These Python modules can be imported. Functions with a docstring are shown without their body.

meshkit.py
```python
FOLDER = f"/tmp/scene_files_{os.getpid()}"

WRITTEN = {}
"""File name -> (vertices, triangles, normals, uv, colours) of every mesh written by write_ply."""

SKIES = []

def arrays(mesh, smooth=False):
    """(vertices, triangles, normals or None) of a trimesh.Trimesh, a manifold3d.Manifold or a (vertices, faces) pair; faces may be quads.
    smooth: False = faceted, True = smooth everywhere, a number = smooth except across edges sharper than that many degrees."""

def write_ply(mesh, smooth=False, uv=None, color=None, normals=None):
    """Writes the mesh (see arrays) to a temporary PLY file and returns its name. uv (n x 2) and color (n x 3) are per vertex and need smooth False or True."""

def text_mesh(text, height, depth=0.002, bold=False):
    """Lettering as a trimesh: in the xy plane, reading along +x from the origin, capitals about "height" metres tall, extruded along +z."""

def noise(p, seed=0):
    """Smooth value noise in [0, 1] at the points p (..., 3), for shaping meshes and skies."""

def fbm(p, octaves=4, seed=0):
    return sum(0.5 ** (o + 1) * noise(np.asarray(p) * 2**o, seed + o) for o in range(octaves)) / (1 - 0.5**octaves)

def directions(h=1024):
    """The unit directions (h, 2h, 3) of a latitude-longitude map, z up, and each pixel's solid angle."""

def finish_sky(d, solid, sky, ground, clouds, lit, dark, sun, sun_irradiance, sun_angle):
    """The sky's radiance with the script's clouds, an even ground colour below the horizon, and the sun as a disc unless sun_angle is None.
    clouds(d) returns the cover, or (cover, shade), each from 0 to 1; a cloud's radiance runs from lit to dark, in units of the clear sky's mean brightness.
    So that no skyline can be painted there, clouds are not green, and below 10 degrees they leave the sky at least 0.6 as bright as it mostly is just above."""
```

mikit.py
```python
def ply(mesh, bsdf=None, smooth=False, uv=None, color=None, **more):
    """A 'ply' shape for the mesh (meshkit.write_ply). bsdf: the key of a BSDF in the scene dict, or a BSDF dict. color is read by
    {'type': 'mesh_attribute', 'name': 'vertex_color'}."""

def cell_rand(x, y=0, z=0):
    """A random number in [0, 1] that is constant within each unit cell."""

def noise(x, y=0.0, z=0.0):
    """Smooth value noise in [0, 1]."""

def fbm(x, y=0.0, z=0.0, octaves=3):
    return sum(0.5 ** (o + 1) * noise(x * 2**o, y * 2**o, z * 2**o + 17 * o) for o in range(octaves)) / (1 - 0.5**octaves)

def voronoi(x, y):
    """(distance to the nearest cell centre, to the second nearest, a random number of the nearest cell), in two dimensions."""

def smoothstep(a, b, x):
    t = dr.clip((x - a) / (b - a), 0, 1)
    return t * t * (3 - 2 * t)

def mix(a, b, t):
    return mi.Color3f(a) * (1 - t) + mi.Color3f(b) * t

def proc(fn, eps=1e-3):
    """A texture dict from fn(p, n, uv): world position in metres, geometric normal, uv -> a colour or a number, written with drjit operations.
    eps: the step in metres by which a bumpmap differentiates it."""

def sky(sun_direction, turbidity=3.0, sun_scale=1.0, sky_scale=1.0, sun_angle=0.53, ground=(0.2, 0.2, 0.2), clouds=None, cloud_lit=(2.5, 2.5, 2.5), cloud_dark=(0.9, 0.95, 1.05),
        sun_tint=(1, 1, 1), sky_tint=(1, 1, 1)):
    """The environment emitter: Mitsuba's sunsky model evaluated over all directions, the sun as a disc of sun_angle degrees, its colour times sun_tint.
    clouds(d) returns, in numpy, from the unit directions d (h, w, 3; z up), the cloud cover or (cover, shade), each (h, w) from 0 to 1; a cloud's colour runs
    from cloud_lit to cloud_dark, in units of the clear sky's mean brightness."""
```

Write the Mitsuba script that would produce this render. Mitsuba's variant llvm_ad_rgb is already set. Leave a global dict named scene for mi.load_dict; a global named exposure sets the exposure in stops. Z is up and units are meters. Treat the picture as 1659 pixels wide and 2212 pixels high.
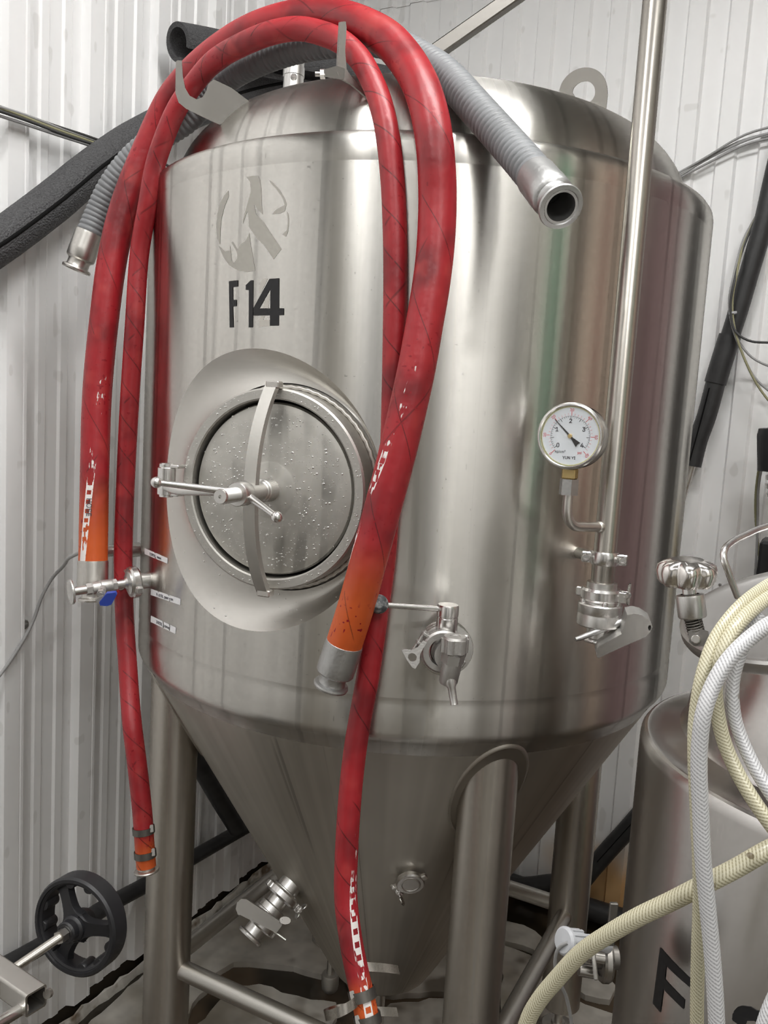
import math, random
import numpy as np, trimesh, shapely, drjit as dr
import mitsuba as mi, mikit, meshkit
from mikit import proc, noise, fbm, mix, smoothstep, cell_rand, voronoi
from shapely.geometry import Polygon, LineString, box as sbox
from shapely import affinity

# ------------------------------------------------------------------ camera
W, H, FPX = 1659, 2212, 1789.0
CAM = np.array([0.0, -1.98546, 1.68473])
CR = np.array([0.99755861, 0.0376391, 0.05882273])
CU = np.array([-0.06272271, 0.11257861, 0.99166119])
CF = np.array([-0.03070305, 0.99292968, -0.11466459])
T4 = mi.ScalarTransform4f
scene = {'type': 'scene'}
labels = {}
scene['camera'] = {'type': 'perspective', 'fov': math.degrees(2 * math.atan(W / 2 / FPX)), 'fov_axis': 'x', 'near_clip': 0.02, 'far_clip': 60.0,
                   'to_world': T4().look_at(origin=CAM.tolist(), target=(CAM + CF).tolist(), up=CU.tolist())}
exposure = -0.25

# ------------------------------------------------------------------ room axes: u runs along the left wall to the corner, n points out through the left wall
U = np.array([.43059789, .90254388, 0.0]); NL = np.array([-.90254388, .43059789, 0.0]); UP = np.array([0, 0, 1.0])
DL, DR, DB, DS, HC = 0.807, 1.0, -5.2, -2.5, 3.75      # left wall, right wall, back wall, far side wall, ceiling
def RU(u, n, z): return U * u + NL * n + UP * z

# ------------------------------------------------------------------ measuring helpers (camera rays met with real surfaces)
def ray(x, y): return (x - W / 2) / FPX * CR - (y - H / 2) / FPX * CU + CF
def at(x, y, d): return CAM + ray(x, y) * d
def on_plane(x, y, P0, n):
    d = ray(x, y); n = np.asarray(n, float)
    return CAM + d * (((np.asarray(P0) - CAM) @ n) / (d @ n))
def on_floor(x, y, z=0.0): return on_plane(x, y, (0, 0, z), UP)
def on_left(x, y, off=0.0): return on_plane(x, y, NL * (DL - off), NL)
def on_right(x, y, off=0.0): return on_plane(x, y, U * (DR - off), U)
def on_cyl(x, y, r, c=(0, 0)):
    d = ray(x, y); o = CAM - [c[0], c[1], 0]
    a = d[0]**2 + d[1]**2; b = 2 * (o[0]*d[0] + o[1]*d[1]); k = o[0]**2 + o[1]**2 - r*r
    return CAM + d * ((-b - math.sqrt(max(b*b - 4*a*k, 0))) / 2 / a)
def unit(v): v = np.asarray(v, float); return v / np.linalg.norm(v)

# ------------------------------------------------------------------ geometry helpers; a geom is (V, F, N or None, UV or None)
def frame(o, z, x=None):
    z = unit(z)
    x = np.array([1.0, 0, 0]) if x is None else np.asarray(x, float)
    if abs(unit(x) @ z) > .98: x = np.array([0, 0, 1.0]) if abs(z[2]) < .9 else np.array([0, 1.0, 0])
    x = unit(x - z * (x @ z)); m = np.eye(4)
    m[:3, 0], m[:3, 1], m[:3, 2], m[:3, 3] = x, np.cross(z, x), z, o
    return m
def G(mesh):
    if isinstance(mesh, tuple): return mesh
    if hasattr(mesh, 'to_mesh'):
        q = mesh.to_mesh(); return np.array(q.vert_properties[:, :3], float), np.array(q.tri_verts, int), None, None
    return np.array(mesh.vertices, float), np.array(mesh.faces, int), None, None
def xf(geom, m):
    V, F, N, UV = G(geom)
    return V @ m[:3, :3].T + m[:3, 3], F, None if N is None else N @ m[:3, :3].T, UV
def join(*gs):
    gs = [G(g) for g in gs]; out, fs, k = [], [], 0
    for V, F, N, UV in gs: out.append(V); fs.append(F + k); k += len(V)
    N = np.vstack([g[2] for g in gs]) if all(g[2] is not None for g in gs) else None
    UV = np.vstack([g[3] for g in gs]) if all(g[3] is not None for g in gs) else None
    return np.vstack(out), np.vstack(fs), N, UV

def lathe(prof, n=64, m=None, a0=0.0, a1=2 * math.pi, crease=31):
    """profile [(r, z)] around local z, outward side on the right of its direction of travel (upward = outside)"""
    P = np.array(prof, float); seg = np.diff(P, axis=0); L = np.linalg.norm(seg, axis=1); keep = L > 1e-9
    P = np.vstack([P[:1], P[1:][keep]]); seg = seg[keep]; L = L[keep]
    sn = np.c_[seg[:, 1], -seg[:, 0]] / L[:, None]
    t = np.linspace(a0, a1, n + 1); c, s = np.cos(t), np.sin(t); cl = np.r_[0, np.cumsum(L)]
    Vs, Ns, UVs, Fs, k = [], [], [], [], 0
    cc = math.cos(math.radians(crease))
    for i in range(len(seg)):
        na = sn[i] if i == 0 or sn[i] @ sn[i-1] < cc else unit(sn[i] + sn[i-1])
        nb = sn[i] if i == len(seg)-1 or sn[i] @ sn[i+1] < cc else unit(sn[i] + sn[i+1])
        for j, nn in ((i, na), (i + 1, nb)):
            Vs.append(np.c_[P[j, 0]*c, P[j, 0]*s, np.full(n+1, P[j, 1])]); Ns.append(np.c_[nn[0]*c, nn[0]*s, np.full(n+1, nn[1])])
            UVs.append(np.c_[t / (2*math.pi), np.full(n+1, cl[j])])
        a = k + np.arange(n); b = a + n + 1
        if P[i, 0] > 1e-7: Fs.append(np.c_[a, a+1, b+1])
        if P[i+1, 0] > 1e-7: Fs.append(np.c_[a, b+1, b])
        k += 2 * (n + 1)
    g = (np.vstack(Vs), np.vstack(Fs), np.vstack(Ns), np.vstack(UVs))
    return g if m is None else xf(g, m)

def spline(pts, per=8):
    P = np.array(pts, float); Q = np.vstack([2*P[0]-P[1], P, 2*P[-1]-P[-2]]); out = []
    for i in range(1, len(Q)-2):
        p0, p1, p2, p3 = Q[i-1:i+3]
        k = [0]
        for a, b in ((p0, p1), (p1, p2), (p2, p3)): k.append(k[-1] + max(np.linalg.norm(b - a), 1e-6)**.5)
        t = np.linspace(k[1], k[2], per + 1)[:-1, None]
        A1 = (k[1]-t)/(k[1]-k[0])*p0 + (t-k[0])/(k[1]-k[0])*p1; A2 = (k[2]-t)/(k[2]-k[1])*p1 + (t-k[1])/(k[2]-k[1])*p2; A3 = (k[3]-t)/(k[3]-k[2])*p2 + (t-k[2])/(k[3]-k[2])*p3
        B1 = (k[2]-t)/(k[2]-k[0])*A1 + (t-k[0])/(k[2]-k[0])*A2; B2 = (k[3]-t)/(k[3]-k[1])*A2 + (t-k[1])/(k[3]-k[1])*A3
        out.append((k[2]-t)/(k[2]-k[1])*B1 + (t-k[1])/(k[2]-k[1])*B2)
    return np.vstack(out + [P[-1:]])
def resample(P, step):
    d = np.r_[0, np.cumsum(np.linalg.norm(np.diff(P, axis=0), axis=1))]; n = max(2, int(round(d[-1] / step)) + 1)
    s = np.linspace(0, d[-1], n); return np.stack([np.interp(s, d, P[:, i]) for i in range(3)], 1)
def frames(P, ref=(0, -1.0, 0)):
    T = np.gradient(P, axis=0); T /= np.linalg.norm(T, axis=1, keepdims=True)
    x = np.asarray(ref, float); X = []
    for t in T:
        x = x - t * (x @ t); x = unit(x); X.append(x)
    X = np.array(X); return T, X, np.cross(T, X)
def sweep(P, r, n=24, caps=True, ref=(0, -1.0, 0), rf=None):
    """round tube along the points P; r a number or one per point; uv = (turn, metres along)"""
    P = np.asarray(P, float); T, X, Y = frames(P, ref); m = len(P); r = np.broadcast_to(r, m)
    d = np.r_[0, np.cumsum(np.linalg.norm(np.diff(P, axis=0), axis=1))]; t = np.linspace(0, 2*math.pi, n+1)
    N = np.cos(t)[None, :, None] * X[:, None] + np.sin(t)[None, :, None] * Y[:, None]
    V = P[:, None] + N * r[:, None, None]
    sl = np.gradient(r, d) if m > 2 else np.zeros(m)
    NN = N - sl[:, None, None] * T[:, None]; NN /= np.linalg.norm(NN, axis=-1, keepdims=True)
    UV = np.stack(np.broadcast_arrays(t[None] / (2*math.pi), d[:, None]), -1)
    i, j = np.meshgrid(np.arange(m-1), np.arange(n), indexing='ij'); a = (i*(n+1)+j).ravel(); b = a + n + 1
    F = np.vstack([np.c_[a, a+1, b+1], np.c_[a, b+1, b]])
    g = (V.reshape(-1, 3), F, NN.reshape(-1, 3), UV.reshape(-1, 2))
    if caps:
        for e, sgn in ((0, -1), (-1, 1)):
            ring = V[e]; vv = np.vstack([P[e][None], ring]); k = np.arange(1, n+1)
            ff = np.c_[np.zeros(n, int), k, k+1] if sgn > 0 else np.c_[np.zeros(n, int), k+1, k]
            g = join(g, (vv, ff, np.repeat(sgn*T[e][None], n+2, 0), np.zeros((n+2, 2)) + [0, d[e]]))
    return g
def rod(a, b, r, n=20): return sweep(np.array([a, b], float), r, n, ref=(0.3, -.8, .5))
def cbox(sx, sy, sz, c=.002):
    """box with chamfered edges, centred"""
    v = []
    for x in (-1, 1):
        for y in (-1, 1):
            for z in (-1, 1):
                p = np.array([x*sx/2, y*sy/2, z*sz/2])
                for k in range(3): q = p.copy(); o = [i for i in range(3) if i != k]; q[o[0]] -= np.sign(p[o[0]])*c; q[o[1]] -= np.sign(p[o[1]])*c; v.append(q)
    return trimesh.convex.convex_hull(np.array(v))
def extr(poly, h): return trimesh.creation.extrude_polygon(poly, h, engine='earcut')
def hexa(r, h, c=.12):
    return trimesh.intersections.slice_mesh_plane(trimesh.creation.cylinder(radius=r, height=h, sections=6), [0, 0, -1], [0, 0, 9]) if False else trimesh.creation.cylinder(radius=r, height=h, sections=6)
def ball(c, r, sub=3):
    s = trimesh.creation.icosphere(subdivisions=sub, radius=r); n = np.array(s.vertices) / r
    return np.array(s.vertices) + c, np.array(s.faces), n, None
def plate_px(px, P0, n, th):
    """a flat plate: outline measured in the photograph, met with the plate's own plane"""
    m = frame(P0, n); inv = np.linalg.inv(m); rings = px if isinstance(px[0][0], (list, tuple)) else [px]
    loc = [[(inv @ np.r_[on_plane(*q, P0, n), 1])[:2] for q in r] for r in rings]
    g = extr(Polygon(loc[0], loc[1:]).buffer(0), th); g.apply_translation([0, 0, -th/2])
    return xf(g, m)
def loop(pts, per=6): 
    p = list(pts); P = spline([list(q)+[0] for q in p[-2:] + p + p[:2]], per)[:, :2]
    return P[2*per:-2*per+1][:-1] if len(P) > 4*per else P

# ------------------------------------------------------------------ scene entries
def put(key, geom, mat, smooth=30, label=None, cat=None, group=None, kind=None, **more):
    base, k = key, 0
    while key in scene: k += 1; key = f'{base}_{k:03d}'
    V, F, N, UV = G(geom)
    if N is not None:
        path = meshkit.write_ply((V, F), True, UV, None, N)
        s = {'type': 'ply', 'filename': path, 'face_normals': False}
        s['bsdf'] = {'type': 'ref', 'id': mat}; s.update(more)
    else:
        s = mikit.ply((V, F), mat, smooth=smooth, **more)
    scene[key] = s
    if label or cat or group or kind: tag(key, label, cat, group, kind)
    return key
def tag(key, label=None, cat=None, group=None, kind=None):
    labels[key] = {k: v for k, v in (('label', label), ('category', cat), ('group', group), ('kind', kind)) if v}

def wrap_px(poly, r, cell=7.0):
    """a thin film lying on the tank wall: its outline measured in the photograph"""
    gs = []; x0, y0, x1, y1 = poly.bounds
    for i in range(int((x1-x0)/cell)+1):
        for j in range(int((y1-y0)/cell)+1):
            c = poly.intersection(sbox(x0+i*cell, y0+j*cell, x0+(i+1)*cell, y0+(j+1)*cell))
            for q in getattr(c, 'geoms', [c]):
                if q.geom_type != 'Polygon' or q.area < .02: continue
                v, f = trimesh.creation.triangulate_polygon(q, engine='earcut')
                gs.append((np.array(v), np.array(f)))
    V = np.vstack([g[0] for g in gs]); o = np.cumsum([0]+[len(g[0]) for g in gs]); F = np.vstack([g[1]+k for g, k in zip(gs, o)])
    X = np.array([on_cyl(x, y, r) for x, y in V]); N = X * [1, 1, 0]; N /= np.linalg.norm(N, axis=1, keepdims=True)
    fn = np.cross(X[F[:, 1]]-X[F[:, 0]], X[F[:, 2]]-X[F[:, 0]]); flip = (fn * N[F[:, 0]]).sum(1) < 0; F[flip] = F[flip][:, ::-1]
    return X, F, N, V / 500.0

# ------------------------------------------------------------------ materials
def rgb(r, g, b):
    f = lambda c: ((c/255+.055)/1.055)**2.4 if c > 10 else c/255/12.92
    return [f(r), f(g), f(b)]
def C3(c): return {'type': 'rgb', 'value': list(c)}
def metal(key, refl, au, av=None, bump=None):
    b = {'type': 'roughconductor', 'material': 'none', 'distribution': 'ggx', 'specular_reflectance': refl if isinstance(refl, dict) else C3(refl)}
    if av is None: b['alpha'] = au
    else: b['alpha_u'], b['alpha_v'] = au, av
    if bump: b = {'type': 'bumpmap', 'scale': bump[1], 'arbitrary': proc(bump[0], bump[2] if len(bump) > 2 else 1e-3), 'bsdf': b}
    scene[key] = {'type': 'twosided', 'bsdf': b}
def plastic(key, col, rough=.5, spec=.5, bump=None, **k):
    b = {'type': 'principled', 'base_color': col if isinstance(col, dict) else C3(col), 'roughness': rough, 'specular': spec, **k}
    if bump: b = {'type': 'bumpmap', 'scale': bump[1], 'arbitrary': proc(bump[0], bump[2] if len(bump) > 2 else 1e-3), 'bsdf': b}
    scene[key] = {'type': 'twosided', 'bsdf': b}

def tank_tone(p, n, uv):
    a = dr.atan2(p.y, p.x)
    st = noise(a * 70, p.z * 1.3) * .6 + noise(a * 190, p.z * 3.1, 5) * .4
    drip = smoothstep(.66, .78, noise(a * 62, p.z * .6, 9)) * smoothstep(.40, .6, noise(a * 26, p.z * 1.6, 3))
    blot = noise(a * 9, p.z * 7, 2)
    scr = smoothstep(.955, .985, noise(a * 55 + p.z * 30, p.z * 160 - a * 40, 11))
    pit = smoothstep(.955, .975, noise(a * 150, p.z * 150, 2))
    k = 1.02 - .15 * st - .24 * drip - .12 * (blot - .5) + .09 * scr - .35 * pit
    return mi.Color3f(.655, .638, .60) * k
def cone_tone(p, n, uv):
    a = dr.atan2(p.y, p.x)
    line = smoothstep(.80, .88, noise(a * 75, p.z * 1.2, 6)) * smoothstep(.45, .65, noise(a * 17, p.z * 3, 8))
    k = .94 - .25 * line - .12 * noise(a * 40, p.z * 2, 4) - .22 * (fbm(a * 4, p.z * 5, 7) - .4)
    return mi.Color3f(.68, .645, .58) * k
metal('steel_shell', proc(tank_tone), .032, .21)
metal('steel_cone', proc(cone_tone), .17, .30)
metal('steel_cone_plain', (.46, .43, .38), .22)
metal('steel_satin', (.66, .64, .605), .13)
def door_tone(p, n, uv):
    b = fbm(p.x*34, p.y*34, p.z*30); s_ = smoothstep(.52, .75, noise(p.x*55 + p.y*20, p.z*5, 4)) * smoothstep(.4, .7, fbm(p.x*12, p.y*12, p.z*9 + 7))
    return mi.Color3f(.60, .585, .545) * (.78 + .42 * b - .34 * s_)
metal('steel_door', proc(door_tone), .30)
metal('steel_matte', (.58, .565, .53), .30)
metal('steel_polished', (.78, .77, .755), .06)
metal('steel_bright', (.72, .71, .69), .11)
metal('steel_cast', (.60, .59, .57), .27, bump=(lambda p, n, uv: fbm(p.x*500, p.y*500, p.z*500), .0004))
metal('steel_pipe', (.47, .445, .405), .08)
metal('steel_mirror', (.80, .77, .74), .035)
metal('steel_dark', (.22, .21, .195), .22)
def leg_tone(p, n, uv):
    band = noise(uv.y * 260, uv.x * 3) * smoothstep(.25, .0, dr.abs(uv.x - .5))
    return mi.Color3f(.66, .62, .56) * (.9 - .12 * noise(uv.x * 9, uv.y * 2.5, 3) + .12 * smoothstep(.5, .8, band))
metal('steel_leg', proc(leg_tone), .10, .24)
metal('brass', (.62, .47, .22), .2)
metal('steel_plate', (.42, .405, .38), .26)
metal('alu', (.53, .53, .525), .20, bump=(lambda p, n, uv: fbm(p.x*260, p.y*260, p.z*260), .0005))
def wall_tone(p, n, uv):
    d = smoothstep(.86, .93, noise(p.x*46 + p.y*31, p.z*19, 3))
    low = smoothstep(.5, .02, p.z) * noise(p.x*12, p.y*12, p.z*6)
    c = mix((.81, .81, .81), (.55, .54, .52), d * .35 + low * .5)
    q = p - mi.Point3f(.76, .72, .10)
    rust = smoothstep(.22, .05, dr.sqrt(q.x*q.x*.55 + q.y*q.y*.55 + q.z*q.z*.8) + .10 * (noise(p.x*16, p.y*16, p.z*10) - .5))
    return mix(c, (.52, .27, .06), rust * .85)
plastic('wall_white', proc(wall_tone), .38, .45)
plastic('wall_base', rgb(52, 46, 38), .9, .2)
plastic('caulk', proc(lambda p, n, uv: mix((.55, .53, .48), (.17, .13, .09), smoothstep(.45, .7, fbm(p.x*24, p.y*24, p.z*30)))), .8, .2)
def slab_tone(p, n, uv):
    a = fbm(p.x*5, p.y*5, 1); b = fbm(p.x*26, p.y*26, 4)
    c = mix((.46, .44, .40), (.27, .245, .20), smoothstep(.4, .7, a))
    c = mix(c, (.10, .075, .05), smoothstep(.55, .75, fbm(p.x*9, p.y*9, 12)) * .8)
    return c * (.8 + .4 * b)
plastic('slab', proc(slab_tone), .42, .5, bump=(lambda p, n, uv: fbm(p.x*40, p.y*40, 3), .002))
plastic('dark_screed', proc(lambda p, n, uv: mix((.10, .085, .06), (.05, .04, .028), fbm(p.x*4, p.y*4, 2))), .35, .5)
plastic('wet_floor', proc(lambda p, n, uv: mix((.022, .018, .012), (.085, .06, .038), smoothstep(.35, .7, fbm(p.x*7, p.y*7, 2)))), .22, .6, bump=(lambda p, n, uv: fbm(p.x*22, p.y*22, 5), .004))
plastic('ceiling_paint', rgb(140, 140, 138), .8, .2)
plastic('hall_paint', rgb(182, 179, 172), .7, .3)
plastic('hall_brown', rgb(150, 127, 130), .8, .2)
plastic('hall_dark', rgb(46, 44, 43), .8, .2)
plastic('hall_white', (.86, .86, .85), .7, .3)
plastic('hall_grey', (.17, .165, .15), .8, .2)
plastic('hall_blue', rgb(80, 82, 88), .8, .2)
plastic('hall_green', rgb(140, 190, 160), .7, .3)
plastic('hall_mid', rgb(205, 188, 172), .8, .2)
plastic('hall_red', rgb(150, 66, 60), .7, .3)
def red_hose(seed, pitch, ends, bands):
    def fn(p, n, uv):
        L = uv.y; v = uv.x
        t = L / pitch + 2 * v
        d = dr.abs(t - dr.round(t)) * pitch
        line = smoothstep(.0020, .0006, d) * smoothstep(.25, .45, noise(L * 9, v * 3, seed))
        t2 = L / (pitch * 1.9) - v + .37
        d2 = dr.abs(t2 - dr.round(t2)) * pitch
        line = dr.maximum(line, smoothstep(.0018, .0006, d2) * smoothstep(.60, .75, noise(L * 5, v * 4, seed + 5)) * .7)
        dirt = smoothstep(.42, .75, fbm(p.x * 16, p.y * 16, p.z * 11 + seed))
        c = mix((.305, .013, .019), (.16, .008, .012), dirt)
        c = mix(c, (.38, .035, .034), smoothstep(.55, .8, fbm(p.x*30, p.y*30, p.z*22 + 3*seed)) * .6)
        for a, b in ends:                                      # sun-bleached orange at the ends
            c = mix(c, (.50, .085, .016), smoothstep(a, b, L + .03 * (fbm(p.x*25, p.y*25, p.z*18) - .5)))
        c = c * (1 - .62 * line)
        spots = smoothstep(.84, .87, noise(v * 34, L * 190, seed + 2)) * smoothstep(.48, .7, noise(v * 5, L * 11, seed + 7))
        c = mix(c, (.22, .003, .009), spots)
        for l0, l1, v0, dv, w in bands:                        # what is left of the white printed stripe
            vc = v0 + dv * (L - l0) / (l1 - l0)
            u = v - vc
            u = (u - dr.round(u)) / w
            inside = smoothstep(1.0, .96, dr.abs(u)) * smoothstep(l0, l0 + .002, L) * smoothstep(l1, l1 - .002, L)
            k = L / .019; f = k - dr.floor(k)
            glyph = smoothstep(.62, .58, dr.abs(u)) * smoothstep(.30, .34, f) * smoothstep(.80, .76, f) * (cell_rand(dr.floor(k), seed) < .75)
            far = (L - l0) / (l1 - l0) if l0 <= .001 else (l1 - L) / (l1 - l0)
            worn = smoothstep(.42, .52, fbm(v * 34, L * 70, seed) * .7 + .42 * noise(L * 17, 1, seed) + .22 - .62 * far)
            c = mix(c, (.74, .70, .68), inside * (1 - glyph) * worn)
        return c
    return proc(fn)
plastic('foam', proc(lambda p, n, uv: mix((.028, .028, .03), (.075, .075, .078), noise(p.x*420, p.y*420, p.z*420))), .62, .45, bump=(lambda p, n, uv: noise(p.x*330, p.y*330, p.z*330), .0022, 6e-4))
plastic('foam_smooth', proc(lambda p, n, uv: mix((.018, .018, .019), (.035, .035, .036), fbm(p.x*30, p.y*30, p.z*30))), .45, .45)
plastic('foam_slit', (.006, .006, .006), .9, .1)
plastic('black_plastic', (.013, .013, .015), .42, .5)
plastic('grey_hose', proc(lambda p, n, uv: mix((.215, .225, .235), (.15, .155, .16), fbm(p.x*22, p.y*22, p.z*22))), .48, .45)
plastic('grey_cable', (.30, .30, .30), .5, .4)
plastic('olive_cable', (.26, .25, .15), .5, .4)
plastic('dark_cable', (.05, .05, .05), .5, .4)
plastic('vinyl_black', (.012, .012, .013), .5, .4)
plastic('label_white', (.78, .78, .80), .5, .4)
plastic('ink', (.05, .05, .06), .7, .2)
plastic('ink_red', (.55, .06, .07), .7, .2)
plastic('dial_white', (.72, .76, .80), .5, .4)
plastic('dial_yellow', (.75, .74, .42), .5, .4)
plastic('residue', (.37, .355, .32), .55, .3)
plastic('ghost', (.46, .44, .40), .45, .4)
plastic('blue_grip', (.022, .05, .30), .45, .5)
plastic('knob_grey', proc(lambda p, n, uv: mix((.05, .055, .06), (.26, .27, .27), smoothstep(.35, .65, fbm(p.x*130, p.y*130, p.z*130)))), .45, .5)
plastic('white_plastic', (.42, .43, .45), .4, .5)
plastic('rubber', (.015, .015, .015), .7, .3)
plastic('tan_plastic', (.55, .45, .25), .6, .3)
scene['clear_glass'] = {'type': 'thindielectric', 'int_ior': 1.5}
def braid(seed, pvc, yarn):
    def fn(p, n, uv):
        v = uv.x * 2; tri = dr.abs(v - dr.round(v)) * 2
        q = uv.y / .0036 + 2.3 * tri; a = dr.abs(q - dr.round(q)); q2 = uv.y / .0036 - 2.3 * tri; b = dr.abs(q2 - dr.round(q2))
        line = dr.maximum(smoothstep(.36, .20, a), smoothstep(.24, .12, b) * .38)
        c = mix(pvc, yarn, line)
        soil = smoothstep(.78, .84, noise(p.x*110, p.y*110, p.z*110 + seed)) * smoothstep(.6, .8, noise(p.x*20, p.y*20, p.z*20))
        return mix(c, (.10, .07, .03), soil * .8)
    return proc(fn)
plastic('braid_yellow', braid(1, (.33, .30, .19), (.60, .57, .43)), .3, .5)
plastic('braid_white', braid(2, (.33, .33, .34), (.62, .62, .63)), .3, .5)

# ================================================================== LIGHTS: fluorescent strips under the ceiling
def strip_light(u, n, ln, power, along, where):
    key = 'ceiling_light'; k = 0
    while any(s == key or s.startswith(key + '__') for s in scene): k += 1; key = f'ceiling_light_{k:03d}'
    m = frame(RU(u, n, HC - .10), -UP, along)
    put(key + '__housing', xf(cbox(ln, .16, .05, .006), m @ np.array([[1,0,0,0],[0,1,0,0],[0,0,1,-.03],[0,0,0,1]])), 'ceiling_paint')
    scene[key + '__tube'] = mikit.ply(xf((np.array([[-ln/2,-.06,0],[ln/2,-.06,0],[ln/2,.06,0],[-ln/2,.06,0]]), np.array([[0,1,2],[0,2,3]]), None, None), m), 'hall_paint',
                                      emitter={'type': 'area', 'radiance': C3([power, power*.99, power*.97])})
    tag(key, f'white fluorescent strip light under the ceiling {where}', 'ceiling light')
LIGHTS = [(-.80, -.9, 1.5, 100, NL, 'nearest the corner'), (-1.9, .0, 1.2, 56, U, 'along the left wall'), (-2.65, -2.15, 1.1, 95, U, 'along the far side wall'), (-3.6, -.7, 1.5, 66, NL, 'nearest the back wall')]
for a in LIGHTS: strip_light(*a)

# ================================================================== THE ROOM
def slab_box(u0, u1, n0, n1, z0, z1):
    c = [RU(u, n, z) for u in (u0, u1) for n in (n0, n1) for z in (z0, z1)]
    return trimesh.convex.convex_hull(np.array(c))
put('floor', slab_box(DB, DR + .1, DS, DL + .1, -.10, -.018), 'wet_floor', False, kind='structure')
put('ceiling', slab_box(DB, DR + .1, DS, DL + .1, HC, HC + .05), 'ceiling_paint', False, kind='structure')
put('wall_left', slab_box(DB, DR + .1, DL + .002, DL + .06, -.02, HC), 'wall_base', False, kind='structure')
put('wall_right', slab_box(DR + .002, DR + .06, DS, DL + .1, -.02, HC), 'wall_base', False, kind='structure')
put('wall_back', slab_box(DB - .06, DB, DS, DL + .1, -.02, HC), 'hall_paint', False, kind='structure')
put('wall_side', slab_box(DB, DR + .1, DS - .06, DS, -.02, HC), 'hall_paint', False, kind='structure')
DOORS = [('hall_green', -1.07, -.90, 3.0, 0), ('hall_dark', -.80, -.53, 3.0, 0), ('hall_mid', -.50, -.27, 3.0, 0), ('hall_red', -.24, -.17, 3.0, 0), ('hall_mid', -.14, .42, 3.0, 0), ('hall_brown', .55, .98, 3.0, 0), ('hall_brown', -2.48, -1.62, 3.0, 1), ('hall_dark', -1.38, -1.05, 3.0, 1), ('hall_blue', -1.3, -.45, 3.0, 2), ('hall_white', -2.48, -1.70, 3.4, 2), ('hall_grey', -4.3, -3.4, 3.1, 0), ('hall_white', -3.3, -2.0, 3.4, 0), ('hall_grey', -1.93, -1.45, 3.1, 0)]
for i, (mat, s0, s1, z1, w) in enumerate(DOORS):
    put(f'door_{i+1}', (slab_box(s0, s1, DS, DS + .04, 0, z1), slab_box(DR - .07, DR - .02, s0, s1, 0, z1), slab_box(DB, DB + .05, s0, s1, 0, z1))[w], mat, False, kind='structure')

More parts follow.
